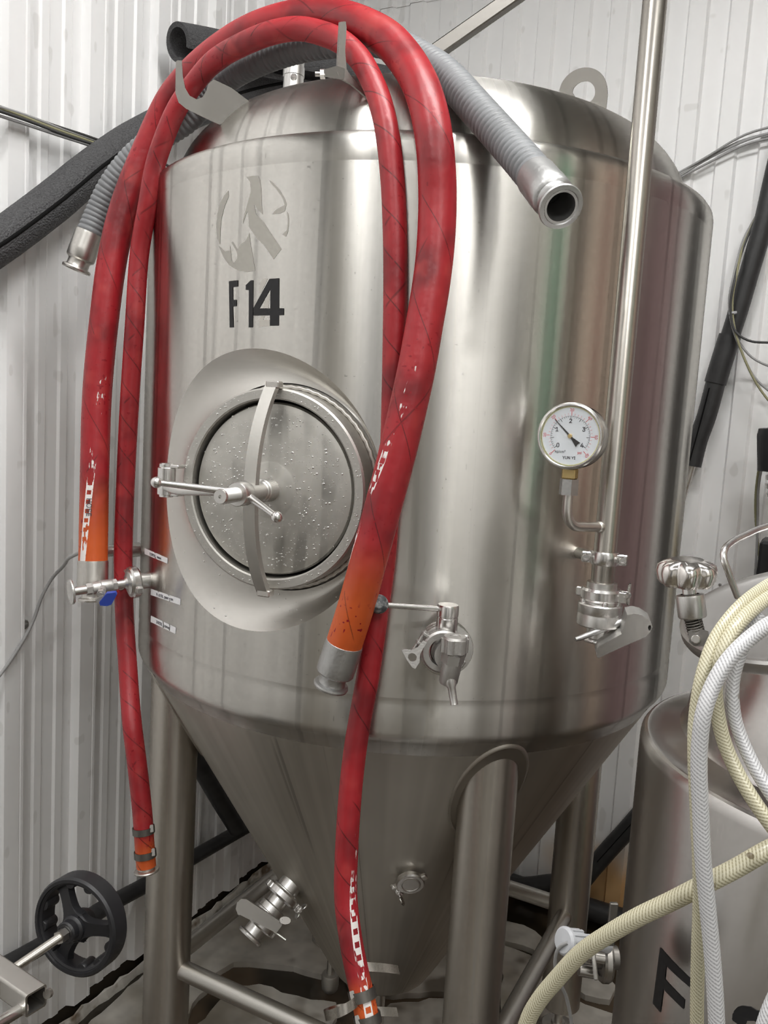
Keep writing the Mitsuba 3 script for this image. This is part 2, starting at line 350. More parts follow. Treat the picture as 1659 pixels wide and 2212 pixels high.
def sheet(profile, z0, z1, base, d, n, thick=.0012):
    """a folded metal sheet: profile [(along, out)] raised from z0 to z1, with its cut edges"""
    q = np.array(profile, float); k = len(q); P0 = base + np.outer(q[:, 0], d) + np.outer(q[:, 1], n); B = P0 - n * thick
    V = np.vstack([P0 + UP*z0, P0 + UP*z1, B + UP*z0, B + UP*z1]); F = []
    for i in range(k-1):
        a, b = i, i+1
        F += [[a, b, k+b], [a, k+b, k+a], [2*k+b, 2*k+a, 3*k+a], [2*k+b, 3*k+a, 3*k+b], [a, 2*k+a, 2*k+b], [a, 2*k+b, b], [k+a, k+b, 3*k+b], [k+a, 3*k+b, 3*k+a]]
    return V, np.array(F), None, None
# left wall: sheets with a tall rib every 0.226 m and two low ribs between
MAJ = .226
def left_profile(u0, u1):
    pr = []; k0 = math.floor((u0 - .0) / MAJ) - 1
    for k in range(k0, k0 + int((u1-u0)/MAJ) + 4):
        c = -.035 + MAJ * k
        pr += [(c-.034, .001), (c-.024, .022), (c+.018, .022), (c+.020, .019), (c+.023, .022), (c+.030, .022), (c+.036, .001)]
        for o in (.085, .150): pr += [(c+o-.016, .001), (c+o-.010, .006), (c+o+.010, .006), (c+o+.016, .001)]
    pr = [q for q in pr if u0 < q[0] < u1]
    return [(u0, pr[0][1])] + pr + [(u1, pr[-1][1])]
x = DB
lw = 0
while x < DR - .01:
    x1 = min(x + MAJ*4, DR); put('wall_left__panel', sheet(left_profile(x, x1), .022 + .006 * (lw % 3), HC, NL * (DL - .001 * (lw % 2)), U, -NL), 'wall_white', False); x = x1; lw += 1
# right wall: low flat-topped ribs every 0.12 m, a lower and an upper course
def right_profile(s0, s1):
    pr = []
    for k in range(-50, 60):
        c = .036 + .12 * k
        pr += [(c-.034, .001), (c-.028, .013), (c+.022, .013), (c+.030, .001)]
    pr = [q for q in pr if s0 < q[0] < s1]
    return [(s0, .001)] + pr + [(s1, pr[-1][1])]
RL = 3.165
s = -DL
for s1 in (.096, 1.056, 2.016, -DS):
    put('wall_right__panel', sheet(right_profile(s, s1), .03, RL, U * DR, -NL, -U), 'wall_white', False)
    put('wall_right__panel', sheet(right_profile(s, s1), RL - .02, HC, U * (DR - .004), -NL, -U), 'wall_white', False)
    s = s1
# screws on the sheets
def screw(wall, P, n):
    put(wall + '__screw', lathe([(.0001, .012), (.0045, .0115), (.005, .010), (.005, .004), (.011, .0035), (.0125, .0015), (.0125, 0)][::-1], 14, frame(P, n)), 'alu')
screw('wall_left', on_left(30, 176, .003), -NL); screw('wall_left', on_left(52, 1349, .003), -NL)
screw('wall_right', on_right(1556, 1262, .003), -U)
# broken line of caulk and mortar at the foot of the left wall
rg = random.Random(4); pts = []
for i in range(90):
    t = i / 89; u = -1.6 + 2.6 * t
    pts.append((u, .018 + rg.uniform(-.006, .008), .012 + rg.uniform(-.008, .007)))
Vc, Fc = [], []
for i, (u, w, h) in enumerate(pts):
    n0 = DL - .012 + rg.uniform(-.004, .004)
    Vc += [RU(u, n0, -.018), RU(u, n0 - .006, h), RU(u, n0 - w*.6, h * .9), RU(u, n0 - w, -.018)]
    if i:
        a = 4 * i
        for j in range(3): Fc += [[a-4+j, a+j, a+j+1], [a-4+j, a+j+1, a-3+j]]
put('trim_1', (np.array(Vc), np.array(Fc), None, None), 'caulk', False, kind='structure')
# the floor: broken slabs of painted screed with dark gaps between them
def slab_px(px, seed, h=.018):
    r_ = random.Random(seed); P = [on_floor(*q)[:2] for q in px]; out = []
    for a, b in zip(P, P[1:] + P[:1]):
        k = max(1, int(np.linalg.norm(b - a) / .035))
        for i in range(k): out.append(a + (b - a) * i / k + np.array([r_.uniform(-1, 1), r_.uniform(-1, 1)]) * (.006 if k > 1 else 0))
    g = extr(Polygon(out).buffer(0), h); g.apply_translation([0, 0, -h]); return g
SLABS = [
 [(60, 2330), (330, 2085), (440, 1995), (560, 1895), (640, 1925), (700, 1985), (735, 2080), (690, 2105), (600, 2082), (505, 2078), (470, 2100), (330, 2290), (260, 2420)],
 [(505, 2130), (560, 2125), (640, 2150), (728, 2168), (722, 2212), (690, 2290), (640, 2420), (300, 2420), (420, 2220)],
 [(742, 2110), (860, 2075), (960, 2040), (1080, 2060), (1075, 2120), (960, 2140), (850, 2150), (760, 2140)],
 [(845, 2168), (960, 2155), (1075, 2148), (1080, 2330), (930, 2380), (800, 2330), (770, 2230)],
 [(1085, 1985), (1135, 1998), (1190, 2040), (1175, 2062), (1130, 2042), (1085, 2030)],
 [(1085, 2042), (1170, 2075), (1200, 2110), (1185, 2290), (1150, 2420), (1090, 2420), (1085, 2150)],
 [(1205, 2070), (1290, 2080), (1330, 2130), (1320, 2160), (1262, 2150), (1210, 2110)],
 [(1205, 2135), (1262, 2168), (1330, 2190), (1340, 2420), (1170, 2420), (1200, 2280)],
]
for i, q in enumerate(SLABS): put('floor__slab', slab_px(q, i), 'slab', False)
# the rest of the screed, out of the picture
for k, (a, b, c, d) in enumerate([(-5.1, -1.75, -4.9, .7), (-1.70, .95, -4.9, -1.25)]): put('floor__slab', slab_box(a, b, c, d, -.018, 0), 'dark_screed', False)

# ================================================================== THE FERMENTATION TANK
TK = 'fermentation_tank'
RT, ZW, ZT = .62, 1.2, 2.089
TN = math.tan(math.pi / 6)
def rc(z): return .6 + TN * (z - 1.1133)
def tp(s): return TK + '__' + s
# cone with its small dished bottom, and the knuckle that joins it to the wall
cone_prof = [(.0001, .262), (.06, .264), (.105, .276), (.124, .292), (rc(.315), .315)] + [(rc(z), z) for z in np.linspace(.35, 1.100, 16)]
put(tp('cone'), lathe(cone_prof, 160), 'steel_cone')
kn = [(rc(1.100), 1.100)] + [(.592 + .028 * math.sin(a), 1.148 - .028 * math.cos(a)) for a in np.radians(np.linspace(32, 90, 7))]
kn += [(RT, 1.190), (RT - .0007, 1.196), (RT - .0007, 1.204), (RT, 1.21)]
kn[0] = (rc(1.098), 1.098)
put(tp('knuckle_ring'), lathe(kn, 160), 'steel_shell', label='rounded stainless ring joining the tank wall to the cone')
# wall with the round opening for the recessed manway
MA, MZ, MR = math.radians(-27.0), 1.540, .247
def dent(a, z):                                  # the rolled sheet is not quite true: shallow dents, under a millimetre
    q = np.stack([a*RT*5.5, z*1.1, 0*z + 3.7], -1); f = .0014*(meshkit.fbm(q, 2, 5) - .5)
    f = f + .0010 * np.exp(-((a-math.radians(18))*RT/.045)**2 - ((z-1.63)/.085)**2) - .0010 * np.exp(-((a-math.radians(22.5))*RT/.030)**2 - ((z-1.57)/.06)**2)
    return f
def cyl_pts(a, z, r=RT):
    h = 1e-3; da_ = (dent(a+h, z) - dent(a-h, z)) / (2*h*RT); dz_ = (dent(a, z+h) - dent(a, z-h)) / (2*h)
    n = np.stack([np.sin(a), -np.cos(a), 0*z], -1); t = np.stack([np.cos(a), np.sin(a), 0*z], -1)
    N = n - da_[..., None]*t - dz_[..., None]*np.array([0, 0, 1.0]); N /= np.linalg.norm(N, axis=-1, keepdims=True)
    return np.stack([r*np.sin(a), -r*np.cos(a), z], -1), N
def grid(a0, a1, z0, z1, na, nz):
    a, z = np.meshgrid(np.linspace(a0, a1, na), np.linspace(z0, z1, nz)); X, N = cyl_pts(a.ravel(), z.ravel())
    i, j = np.meshgrid(np.arange(nz-1), np.arange(na-1), indexing='ij'); q = (i*na+j).ravel()
    return X, np.vstack([np.c_[q, q+1, q+na+1], np.c_[q, q+na+1, q+na]]), N, np.c_[a.ravel()/(2*math.pi), z.ravel()]
hs = .30; da = hs / RT
parts = [grid(MA+da, MA-da+2*math.pi, 1.21, ZT, 420, 40), grid(MA-da, MA+da, 1.21, MZ-hs, 90, 4), grid(MA-da, MA+da, MZ+hs, ZT, 90, 14)]
K = 192; th = np.linspace(0, 2*math.pi, K+1); rings = 9
sq = hs / np.maximum(np.abs(np.cos(th)), np.abs(np.sin(th)))
aa, zz = [], []
for k in range(rings):
    f = k / (rings-1); rr = MR * (1-f) + sq * f
    aa.append(MA + rr*np.cos(th)/RT); zz.append(MZ + rr*np.sin(th))
aa, zz = np.array(aa), np.array(zz); X, N = cyl_pts(aa.ravel(), zz.ravel())
i, j = np.meshgrid(np.arange(rings-1), np.arange(K), indexing='ij'); q = (i*(K+1)+j).ravel()
parts.append((X, np.vstack([np.c_[q, q+K+1, q+K+2], np.c_[q, q+K+2, q+1]]), N, np.c_[aa.ravel()/(2*math.pi), zz.ravel()]))
put(tp('wall'), join(*parts), 'steel_shell', label='brushed stainless cylindrical wall with a manway opening')
# shoulder band and dished head
put(tp('shoulder_band'), lathe([(RT - .0012, ZT-.004), (RT - .0012, ZT), (RT, ZT+.004), (RT, ZT+.030), (.618, ZT+.040), (.613, ZT+.047), (.606, ZT+.0505), (.596, ZT+.050), (.570, ZT+.044)], 160), 'steel_shell')
RH, ZH, RK = .572, 2.12, .176
hp = [(RH, 2.10), (RH, ZH)] + [(RH-RK+RK*math.cos(a), ZH+RK*math.sin(a)) for a in np.radians(np.linspace(6, 68, 12))]
r1, z1 = hp[-1]; s_ = 1/math.tan(math.radians(68))
hp += [(r, z1 + s_*r1/2*(1-(r/r1)**2)) for r in np.linspace(r1, .0001, 12)[1:]]
put(tp('head'), lathe(hp, 160), 'steel_shell', label='dished stainless head of the tank')
# legs on adjustable feet, with their welded pads and the braces between them
RLg, A0, AL = .536, math.radians(-160.6), .0537
LEG = [np.array([RLg*math.cos(A0+k*math.pi/2), RLg*math.sin(A0+k*math.pi/2), 0]) for k in range(4)]
def zcone(r): return 1.1133 + (r - .6) / TN
for k, P in enumerate(LEG):
    lk = put(tp('leg'), sweep(np.array([P + UP*.09, P + UP*1.105]), AL, 48, ref=(-P if k != 1 else np.array([-.6, -.6, 0]))), 'steel_leg')
    a = np.linspace(0, 2*math.pi, 73); g = []
    for rho, off in ((AL-.004, .003), (AL+.011, .003), (AL+.0135, .005), (AL+.016, .003), (AL+.0175, -.003)):
        x, y = P[0]+rho*np.cos(a), P[1]+rho*np.sin(a); r = np.hypot(x, y)
        nr = math.cos(math.pi/6); z = zcone(r)
        g.append(np.c_[x + x/r*nr*off, y + y/r*nr*off, z - .5*off])
    V = np.vstack(g); i, j = np.meshgrid(np.arange(4), np.arange(72), indexing='ij'); q = (i*73+j).ravel()
    put(tp('leg_pad'), (V, np.vstack([np.c_[q, q+1, q+74], np.c_[q, q+74, q+73]]), None, None), 'steel_cone_plain', 40)
    put(lk + '__foot', xf(join(lathe([(.0001, .084), (AL-.006, .084), (AL-.002, .090)], 32), lathe([(.011, .03), (.011, .088)], 20),
        lathe([(.0001, .0), (.046, .0), (.050, .004), (.050, .016), (.044, .022), (.020, .026), (.018, .034), (.0001, .034)], 32)), frame(P, UP)), 'steel_satin')
    Q = LEG[(k+1) % 4]; d = unit(Q - P)
    put(tp('brace'), rod(P + d*(AL-.006) + UP*.372, Q - d*(AL-.006) + UP*.372, .0212, 32), 'steel_satin')
put(tp('outlet_pipe'), lathe([(.016, .12), (.016, .263)], 24, np.eye(4)), 'steel_satin')

# ------------------------------------------------------------------ manway: recessed collar, frame, dished door, crossbar, screw and levers
MN = np.array([math.sin(math.radians(-17)), -math.cos(math.radians(-17)), 0]); MX = np.array([math.cos(math.radians(-17)), math.sin(math.radians(-17)), 0])
MO = on_plane(583, 1058, MN * .640, MN)
MF = frame(MO, MN, MX)                         # local x: to the right, y: up, z: outwards
RF, RD = .1715, .1475
a = th; outer, _ = cyl_pts(MA + MR*np.cos(a)/RT, MZ + MR*np.sin(a))
rows = []
for f in np.linspace(0, 1, 10):
    inner = MO + np.outer(np.cos(a), MX) * .182 + np.outer(np.sin(a), UP) * .182 - MN * .052
    c = outer * (1-f) + inner * f - MN * (.012 * math.sin(math.pi * f)); rows.append(c)
V = np.vstack(rows); i, j = np.meshgrid(np.arange(9), np.arange(K), indexing='ij'); q = (i*(K+1)+j).ravel()
Fs = np.vstack([np.c_[q, q+1, q+K+2], np.c_[q, q+K+2, q+K+1]])
tm = trimesh.Trimesh(V, Fs, process=False); put(tp('manway_collar'), (V, Fs, np.array(tm.vertex_normals) * (1 if (np.array(tm.vertex_normals) @ MN).mean() > 0 else -1), np.c_[np.tile(a/(2*math.pi), 10), np.repeat(np.linspace(0, .1, 10), K+1)]), 'steel_satin', label='shallow round recess in the tank wall around the manway')
MW = tp('manway')
scene_m = put(MW + '__frame', lathe([(.186, -.058), (RF+.003, -.052), (RF, -.048), (RF, -.003), (RF-.003, 0), (RD+.0075, 0), (RD+.005, -.002), (RD+.005, -.05)], 128, MF), 'steel_matte', label='flat grey manway frame ring')
bead = []
for k in range(128):
    t = k / 128 * 2 * math.pi
    bead.append((.1745 + .0012 * (k % 2), t))
P = np.array([MF @ np.array([r*math.cos(t), r*math.sin(t), -.0485, 1]) for r, t in bead + bead[:1]])[:, :3]
put(MW + '__weld_bead', sweep(P, .0042, 8, False, ref=MN), 'steel_satin')
put(MW + '__gasket', lathe([(RD+.006, -.04), (RD-.012, -.03), (RD-.03, -.03)], 96, MF), 'rubber')
dz = -.010
put(MW + '__door', lathe([(RD-.002, dz-.02), (RD, dz-.006), (RD-.003, dz), (RD-.010, dz+.002)] + [(r, dz + .002 + .012*(1-(r/.137)**2) - .016*math.exp(-((r-.0)/.05)**2)*0) for r in np.linspace(.13, .05, 9)] + [(.047, dz+.0127), (.045, dz+.0134), (.0001, dz+.0148)], 128, MF), 'steel_door', label='dished manway door beaded with droplets')
def ml(x, y, z): return (MF @ np.array([x, y, z, 1]))[:3]
# crossbar: a flat bar bowed outwards, its hooked ends on the frame
tt = np.linspace(-1, 1, 25); bow = .004 + .062 * (1 - np.abs(tt)**2.3)
bar = []
ws = .0105
for t, b in zip(tt, bow): bar.append([ml(-ws, t*.178, b-.006), ml(ws, t*.178, b-.006), ml(ws, t*.178, b+.007), ml(-ws, t*.178, b+.007)])
V = np.array(bar).reshape(-1, 3); Fb = []
for i in range(24):
    for j in range(4): a_, b_ = 4*i+j, 4*i+(j+1) % 4; Fb += [[a_, b_, b_+4], [a_, b_+4, a_+4]]
Fb += [[0, 2, 1], [0, 3, 2], [96, 97, 98], [96, 98, 99]]
put(MW + '__crossbar', (V, np.array(Fb), None, None), 'steel_matte', 25, label='bowed flat crossbar over the manway door')
for sy in (-1, 1):
    put(MW + '__crossbar_clip', xf(cbox(.024, .012, .020, .002), MF @ np.array([[1,0,0,.003],[0,1,0,sy*.176],[0,0,1,.006],[0,0,0,1]])), 'steel_satin')
def mlathe(pr, n=40): return lathe(pr, n, MF)
put(MW + '__boss', mlathe([(.020, 0), (.0195, .030), (.0175, .032), (.0175, .036), (.0155, .038), (.0155, .060), (.0165, .061), (.0165, .086), (.013, .088)]), 'steel_bright')
put(MW + '__nut', mlathe([(.012, .084), (.0185, .086), (.0195, .088), (.0195, .112), (.018, .1145), (.010, .115)]), 'steel_bright')
zs = np.arange(.112, .162, .0018); scr = []
for i, z in enumerate(zs): scr.append((.0118 if i % 2 else .0098, z))
put(MW + '__screw', mlathe(scr + [(.0115, .1625), (.0106, .1645), (.0028, .1645), (.0022, .1600), (.0001, .1600)], 32), 'steel_bright', label='threaded screw with a drilled tip')
def lever(a, b, r0, r1, rb):
    a, b = np.array(a), np.array(b); t = np.linspace(0, 1, 9)[:, None]
    return join(sweep(a + (b-a)*t, np.linspace(r0, r1, 9), 20), ball(b, rb))
nd = (ml(0, 0, .100) - CAM) @ CF
put(MW + '__lever', lever(ml(-.015, .002, .102), at(338, 1042, nd - .01), .0062, .0046, .0090), 'steel_polished', label='polished lever with a ball end pointing left')
put(MW + '__lever', lever(ml(.015, -.003, .100), at(598, 1117, nd - .045), .0060, .0046, .0090), 'steel_polished', label='polished lever with a ball end pointing down to the right')
# hinge arm on the left of the frame
put(MW + '__hinge', join(xf(cbox(.020, .006, .030, .0015), MF @ np.array([[1,0,0,-.176],[0,1,0,.027],[0,0,1,.008],[0,0,0,1]])), xf(cbox(.020, .006, .030, .0015), MF @ np.array([[1,0,0,-.176],[0,1,0,-.022],[0,0,1,.008],[0,0,0,1]]))), 'steel_bright')
hm = frame(ml(-.193, .002, .016), UP)
put(MW + '__hinge_pin', lathe([(.0001, -.030), (.012, -.0295), (.012, -.026), (.0155, -.025), (.0155, .021), (.013, .0225), (.013, .028), (.011, .0295), (.0001, .030)], 28, hm), 'steel_polished')
put(MW + '__hinge_arm', sweep(spline([ml(-.19, -.008, .022), ml(-.15, -.010, .050), ml(-.09, -.006, .064), ml(-.02, 0, .070)], 6), np.linspace(.0085, .0065, 19), 16), 'steel_bright')
# condensation: beads of water on the door, the frame and the recess
rg = np.random.default_rng(11); hemi = trimesh.creation.icosphere(subdivisions=1); hv, hf = np.array(hemi.vertices), np.array(hemi.faces)
def drops(n, fn, rmin, rmax):
    out = []
    for _ in range(n):
        c, nn = fn(); r = rmin + (rmax-rmin) * rg.random()**3.2; m = frame(c, nn, UP); out.append(xf((hv * [r, r * rg.uniform(1, 1.5), r*.55], hf, None, None), m))
    return join(*out)
def on_door():
    while True:
        r = RD * math.sqrt(rg.random()) * .985; t = rg.random() * 2 * math.pi
        if r > .022: break
    z = dz + .002 + .012 * (1 - min(1, r/.137)**2) if r < .137 else dz - .001
    return ml(r*math.cos(t), r*math.sin(t), z), MN
def on_frame():
    t = rg.random() * 2 * math.pi; r = rg.uniform(RD+.010, RF-.004); return ml(r*math.cos(t), r*math.sin(t), 0), MN
def on_collar():
    t = rg.uniform(math.pi*.9, 2.15*math.pi); f = rg.random(); k = int((t % (2*math.pi)) / (2*math.pi) * K); return rows[int(f*9)][k], MN
put(MW + '__condensation', drops(1100, on_door, .0005, .0022), 'steel_polished', True, label='beads of water on the manway door', kind='stuff')
put(MW + '__condensation', drops(260, on_frame, .0005, .0018), 'steel_polished', True, label='beads of water on the manway frame', kind='stuff')
put(MW + '__condensation', drops(60, on_collar, .0008, .0026), 'steel_polished', True, label='beads of water in the manway recess', kind='stuff')

# ------------------------------------------------------------------ hose hooks, lifting lug and fittings on the head
def on_head(x, y):
    d = ray(x, y); t = np.linspace(1.0, 2.4, 4000)[:, None]; X = CAM + t*d
    g = np.hypot(X[:, 0], X[:, 1]) - np.interp(X[:, 2], [q[1] for q in hp], [q[0] for q in hp], left=RH, right=-1.0)
    return X[np.argmax(g < 0)] if (g < 0).any() else X[g.argmin()]
def plane3(a, b, c):
    n = unit(np.cross(b - a, c - a)); return b, n if n @ (CAM - b) > 0 else -n
hook = [(380, 134), (383, 131), (393, 131), (395, 165), (400, 190), (410, 207), (425, 215), (438, 210), (446, 196), (450, 182), (462, 172), (500, 190), (545, 224), (520, 236), (498, 256), (475, 270), (440, 254), (402, 235), (386, 222), (379, 200)]
put(tp('hose_hook'), plate_px(hook, *plane3(at(388, 131, 1.505), at(428, 212, 1.53), on_head(500, 245)), .006), 'steel_plate', label='left plate hook holding the hoses')
hookr = [(727, 160), (730, 100), (733, 48), (745, 47), (747, 60), (744, 110), (747, 150), (757, 165), (775, 186), (800, 200), (806, 226), (778, 200), (758, 183), (738, 172)]
HKR = at(738, 160, 1.345)
put(tp('hose_hook'), plate_px(hookr, *plane3(at(740, 48, 1.318), HKR, on_head(800, 222)), .008), 'steel_plate', label='right plate hook holding the hoses')
hb = [(700, 150), (728, 142), (745, 148), (744, 168), (738, 172), (700, 166)]
put(tp('hook_bracket'), plate_px(hb, HKR, unit(CAM - HKR), .012), 'steel_plate')
bm = frame(at(697, 160, 1.345), unit(at(690, 160, 1.345) - at(705, 160, 1.345)))
put(tp('bracket_bolt'), join(xf(hexa(.008, .008), bm), lathe([(.004, -.02), (.004, .012), (.0001, .013)], 16, bm)), 'steel_bright')
LUG = at(1262, 215, 2.16)
lug = [(1208, 196), (1216, 176), (1232, 158), (1252, 148), (1272, 146), (1290, 152), (1304, 166), (1311, 184), (1313, 205), (1308, 250), (1240, 235)]
hole = [(1237, 200), (1240, 190), (1250, 180), (1262, 176), (1276, 178), (1285, 190), (1285, 206), (1279, 216), (1270, 222), (1245, 214)]
put(tp('lifting_lug'), plate_px([[tuple(q[:2]) for q in spline([(x_, y_, 0) for x_, y_ in lug[:9]], 4)] + lug[9:], loop(hole, 3).tolist()], LUG, unit(CAM - LUG + np.array([-.3, 0, 0])), .012), 'steel_plate')
PT = at(633, 196, 1.93)
put(tp('top_port'), lathe([(.0235, -.03), (.0235, .030), (.025, .031), (.025, .05), (.0235, .051), (.0235, .12), (.030, .121), (.030, .130), (.0001, .131)], 40, frame(PT, UP)), 'steel_bright')
put(tp('top_port__bolt'), join(lathe([(.0001, .006), (.006, .0055), (.0075, .003), (.0075, 0)][::-1], 16, frame(PT + unit(CAM-PT)*.0235 + UP*.03, CAM-PT)), xf(cbox(.007, .0015, .001, .0003), frame(PT + unit(CAM-PT)*.0297 + UP*.03, CAM-PT))), 'steel_bright')
put(tp('temperature_probe'), join(rod(on_cyl(318, 1186, RT - .02), on_cyl(318, 1186, RT-.02) + np.array([-.75, -.60, 0]) * .115, .0125, 28), rod(on_cyl(318, 1186, RT - .02) + np.array([-.75, -.60, 0])*.02, on_cyl(318, 1186, RT-.02) + np.array([-.75, -.60, 0]) * .05, .016, 28)), 'steel_bright')

# ------------------------------------------------------------------ lettering, peeled logo and paper labels on the wall
def px_from(crop, pts): x0, y0, s = crop; return [(x0 + x/s, y0 + y/s) for x, y in pts]
LC = (450, 360, 5.82)
F_ = [(258,1440),(372,1427),(372,1505),(308,1513),(310,1675),(355,1672),(355,1752),(308,1758),(316,2020),(268,2022)]
O_ = [(470,1490),(530,1430),(564,1427),(557,2020),(507,2020),(509,1550),(470,1548)]
Q_ = [(565,1780),(768,1410),(890,1402),(888,1780),(950,1780),(948,1866),(886,1868),(884,1998),(776,2000),(774,1868),(566,1872)]
Qh = [(640,1782),(780,1535),(778,1782)]
for ch, po in (('F', Polygon(px_from(LC, F_))), ('1', Polygon(px_from(LC, O_))), ('4', Polygon(px_from(LC, Q_), [px_from(LC, Qh)]))):
    put(tp('letter'), wrap_px(po, RT + .0009), 'vinyl_black', label=f'black vinyl {"letter" if ch == "F" else "digit"} {ch} on the tank wall')
gh = [[(636,1585),(640,1520),(660,1440),(700,1405),(745,1408),(720,1470),(680,1545),(668,1582)], [(690,1782),(712,1660),(770,1600),(772,1640),(756,1780)], [(636,2010),(640,1930),(672,1874),(705,1874),(690,1928),(772,1925),(774,2008)]]
put(tp('number_residue'), join(*[wrap_px(Polygon(px_from(LC, g)), RT + .0004) for g in gh]), 'ghost', label='faint grey residue of a removed figure 2')
LOGO = [
 [(478,130),(540,118),(625,112),(645,160),(665,270),(672,480),(685,600),(640,560),(575,480),(600,600),(690,690),(760,800),(920,1035),(820,1165),(700,990),(610,900),(510,760),(505,640),(490,560),(432,720),(438,650),(500,430),(535,310),(522,190)],
 [(252,300),(256,375),(205,500),(165,650),(152,800),(148,980),(110,900),(98,760),(112,600),(150,450),(200,360)],
 [(515,830),(530,960),(560,1130),(588,1308),(480,1324),(380,1305),(270,1250),(190,1140),(130,1000),(150,1010),(205,1065),(268,1050),(272,985),(295,1180),(320,1212),(370,1140),(355,1070),(290,950),(305,940),(370,1050),(400,980),(470,930)],
 [(760,165),(800,190),(890,280),(960,400),(985,470),(960,560),(900,590),(800,595),(850,540),(960,480),(930,390),(860,290),(790,215)],
 [(985,560),(1010,600),(1015,700),(1000,820),(975,880),(930,850),(985,800),(1000,700)],
]
put(tp('logo_residue'), join(*[wrap_px(Polygon(px_from(LC, g)).buffer(0), RT + .0005) for g in LOGO]), 'residue', label='grey residue of a peeled round logo sticker')
def text_px(txt, p0, ex, ey, r, h=1.0, bold=False):
    """lettering laid on the tank wall: origin and axes in the photograph, h the capital height along ey"""
    t = meshkit.text_mesh(txt, 1.0, .0006, bold); V = np.array(t.vertices); w = V[:, 0].max()
    X = np.array([on_cyl(p0[0] + ex[0]*x/w + ey[0]*y*h, p0[1] + ex[1]*x/w + ey[1]*y*h, r + z) for x, y, z in V]); return X, np.array(t.faces), None, None
SC = (280, 1150, 8.295)
for name, quad, txt, t0, t1, ww, bites in (
    ('1292L max', [(268,280),(683,462),(678,562),(266,388)], '1292L  max', (352,402), (560,490), 45, [[(440,352),(452,378),(470,362)], [(446,458),(462,440),(474,474)]]),
    ('9.65L per cm', [(380,1010),(914,1190),(908,1304),(376,1122)], '9.65L per cm', (470,1132), (772,1230), 50, [[(498,1052),(514,1076),(530,1062)], [(690,1118),(700,1140),(712,1124)], [(700,1232),(716,1212),(728,1245)]]),
    ('302L cone', [(380,1490),(830,1704),(822,1822),(376,1606)], '302L cone', (470,1622), (708,1740), 52, [[(590,1588),(600,1650),(596,1712),(612,1716),(612,1600)], [(704,1640),(716,1680),(708,1762),(722,1770),(728,1655)]])):
    po = Polygon(px_from(SC, quad))
    for b in bites: po = po.difference(Polygon(px_from(SC, b)))
    k = put(tp('paper_label'), wrap_px(po, RT + .0006), 'label_white', label=f'small torn white label reading {name}')
    a_, b_ = px_from(SC, [t0, t1]); put(k + '__print', text_px(txt, a_, (b_[0]-a_[0], b_[1]-a_[1]), (0.0, -ww/8.295), RT + .0008), 'ink')
tag(TK, 'large stainless conical fermentation tank marked F14 with a round manway', 'fermenter')

# ================================================================== HOSES OVER THE TANK
def path(pts, step=.012): return resample(spline([at(*q) for q in pts], 10), step)
def tangent(P, i): 
    return unit(P[min(i+1, len(P)-1)] - P[max(i-1, 0)]) if 0 < i < len(P)-1 else unit(P[1]-P[0]) if i == 0 else unit(P[-1]-P[-2])
def length(P): return float(np.linalg.norm(np.diff(P, axis=0), axis=1).sum())
def ferrule(key, end, d, r, ln, neck=.02, mat='alu', rn=None):
    """crimped hose end: sleeve, neck and clamp flange with an open bore"""
    rn = rn or r * .74
    m = frame(end, d)
    return put(key, lathe([(r*.96, -.004), (r*1.04, -.003), (r*1.06, .002), (r*1.06, ln*.55), (r*1.075, ln*.6), (r*1.06, ln*.95), (r*1.0, ln), (rn*1.04, ln+.003), (rn, ln+.006), (rn, ln+neck-.008), (rn*1.04, ln+neck-.005), (rn*1.30, ln+neck-.003), (rn*1.34, ln+neck), (rn*1.30, ln+neck+.003), (rn*1.05, ln+neck+.0035), (rn*1.0, ln+neck+.002), (rn*.86, ln+neck+.002), (rn*.84, ln+neck-.002), (rn*.84, ln*.5)], 48, m), mat)
A_PTS = [(201, 1214, 1.715), (203, 1100, 1.715), (205, 1000, 1.715), (210, 850, 1.71), (224, 700, 1.70), (246, 542, 1.695), (274, 434, 1.69), (318, 325, 1.682), (366, 222, 1.657), (407, 169, 1.625), (456, 124, 1.58), (530, 75, 1.522), (590, 51, 1.488), (655, 37, 1.462), (720, 37, 1.43), (780, 54, 1.39), (836, 84, 1.36), (871, 121, 1.335), (903, 172, 1.300), (921, 219, 1.278), (934, 277, 1.263), (942, 344, 1.258), (945, 434, 1.265), (941, 530, 1.265), (932, 610, 1.265), (917, 700, 1.265), (899, 800, 1.265), (877, 900, 1.268), (853, 1000, 1.272), (826, 1100, 1.279), (799, 1200, 1.288), (772, 1300, 1.303), (743, 1392, 1.32)]
PA = path(A_PTS); LA = length(PA); RA = .0290
plastic('hose_red_wide', red_hose(1, .155, [(.20, .02), (LA-.20, LA-.05)], [(.0, .40, -.04, .20, .042), (LA-.46, LA, -.17, .39, .038)]), .40, .5, bump=(lambda p, n, uv: fbm(p.x*70, p.y*70, p.z*70), .0008))
def crush(P, r, seed):
    f = meshkit.fbm(P * 6 + seed, 3, seed); return r * (1 + .05 * (f - .5))
HA = 'wide_red_hose'
put(HA + '__rubber', sweep(PA, crush(PA, RA, 3), 40, ref=(-.2, -1, .1)), 'hose_red_wide')
ferrule(HA + '__ferrule', PA[0], -tangent(PA, 0), RA, .060, .018)
ferrule(HA + '__ferrule', PA[-1], tangent(PA, len(PA)-1), RA, .052, .022)
scene[HA + '__ferrule']['bsdf'] = {'type': 'ref', 'id': 'steel_satin'}
tag(HA, 'thick dirty red rubber hose draped over the tank hooks, both ends sun-bleached orange', 'hose')
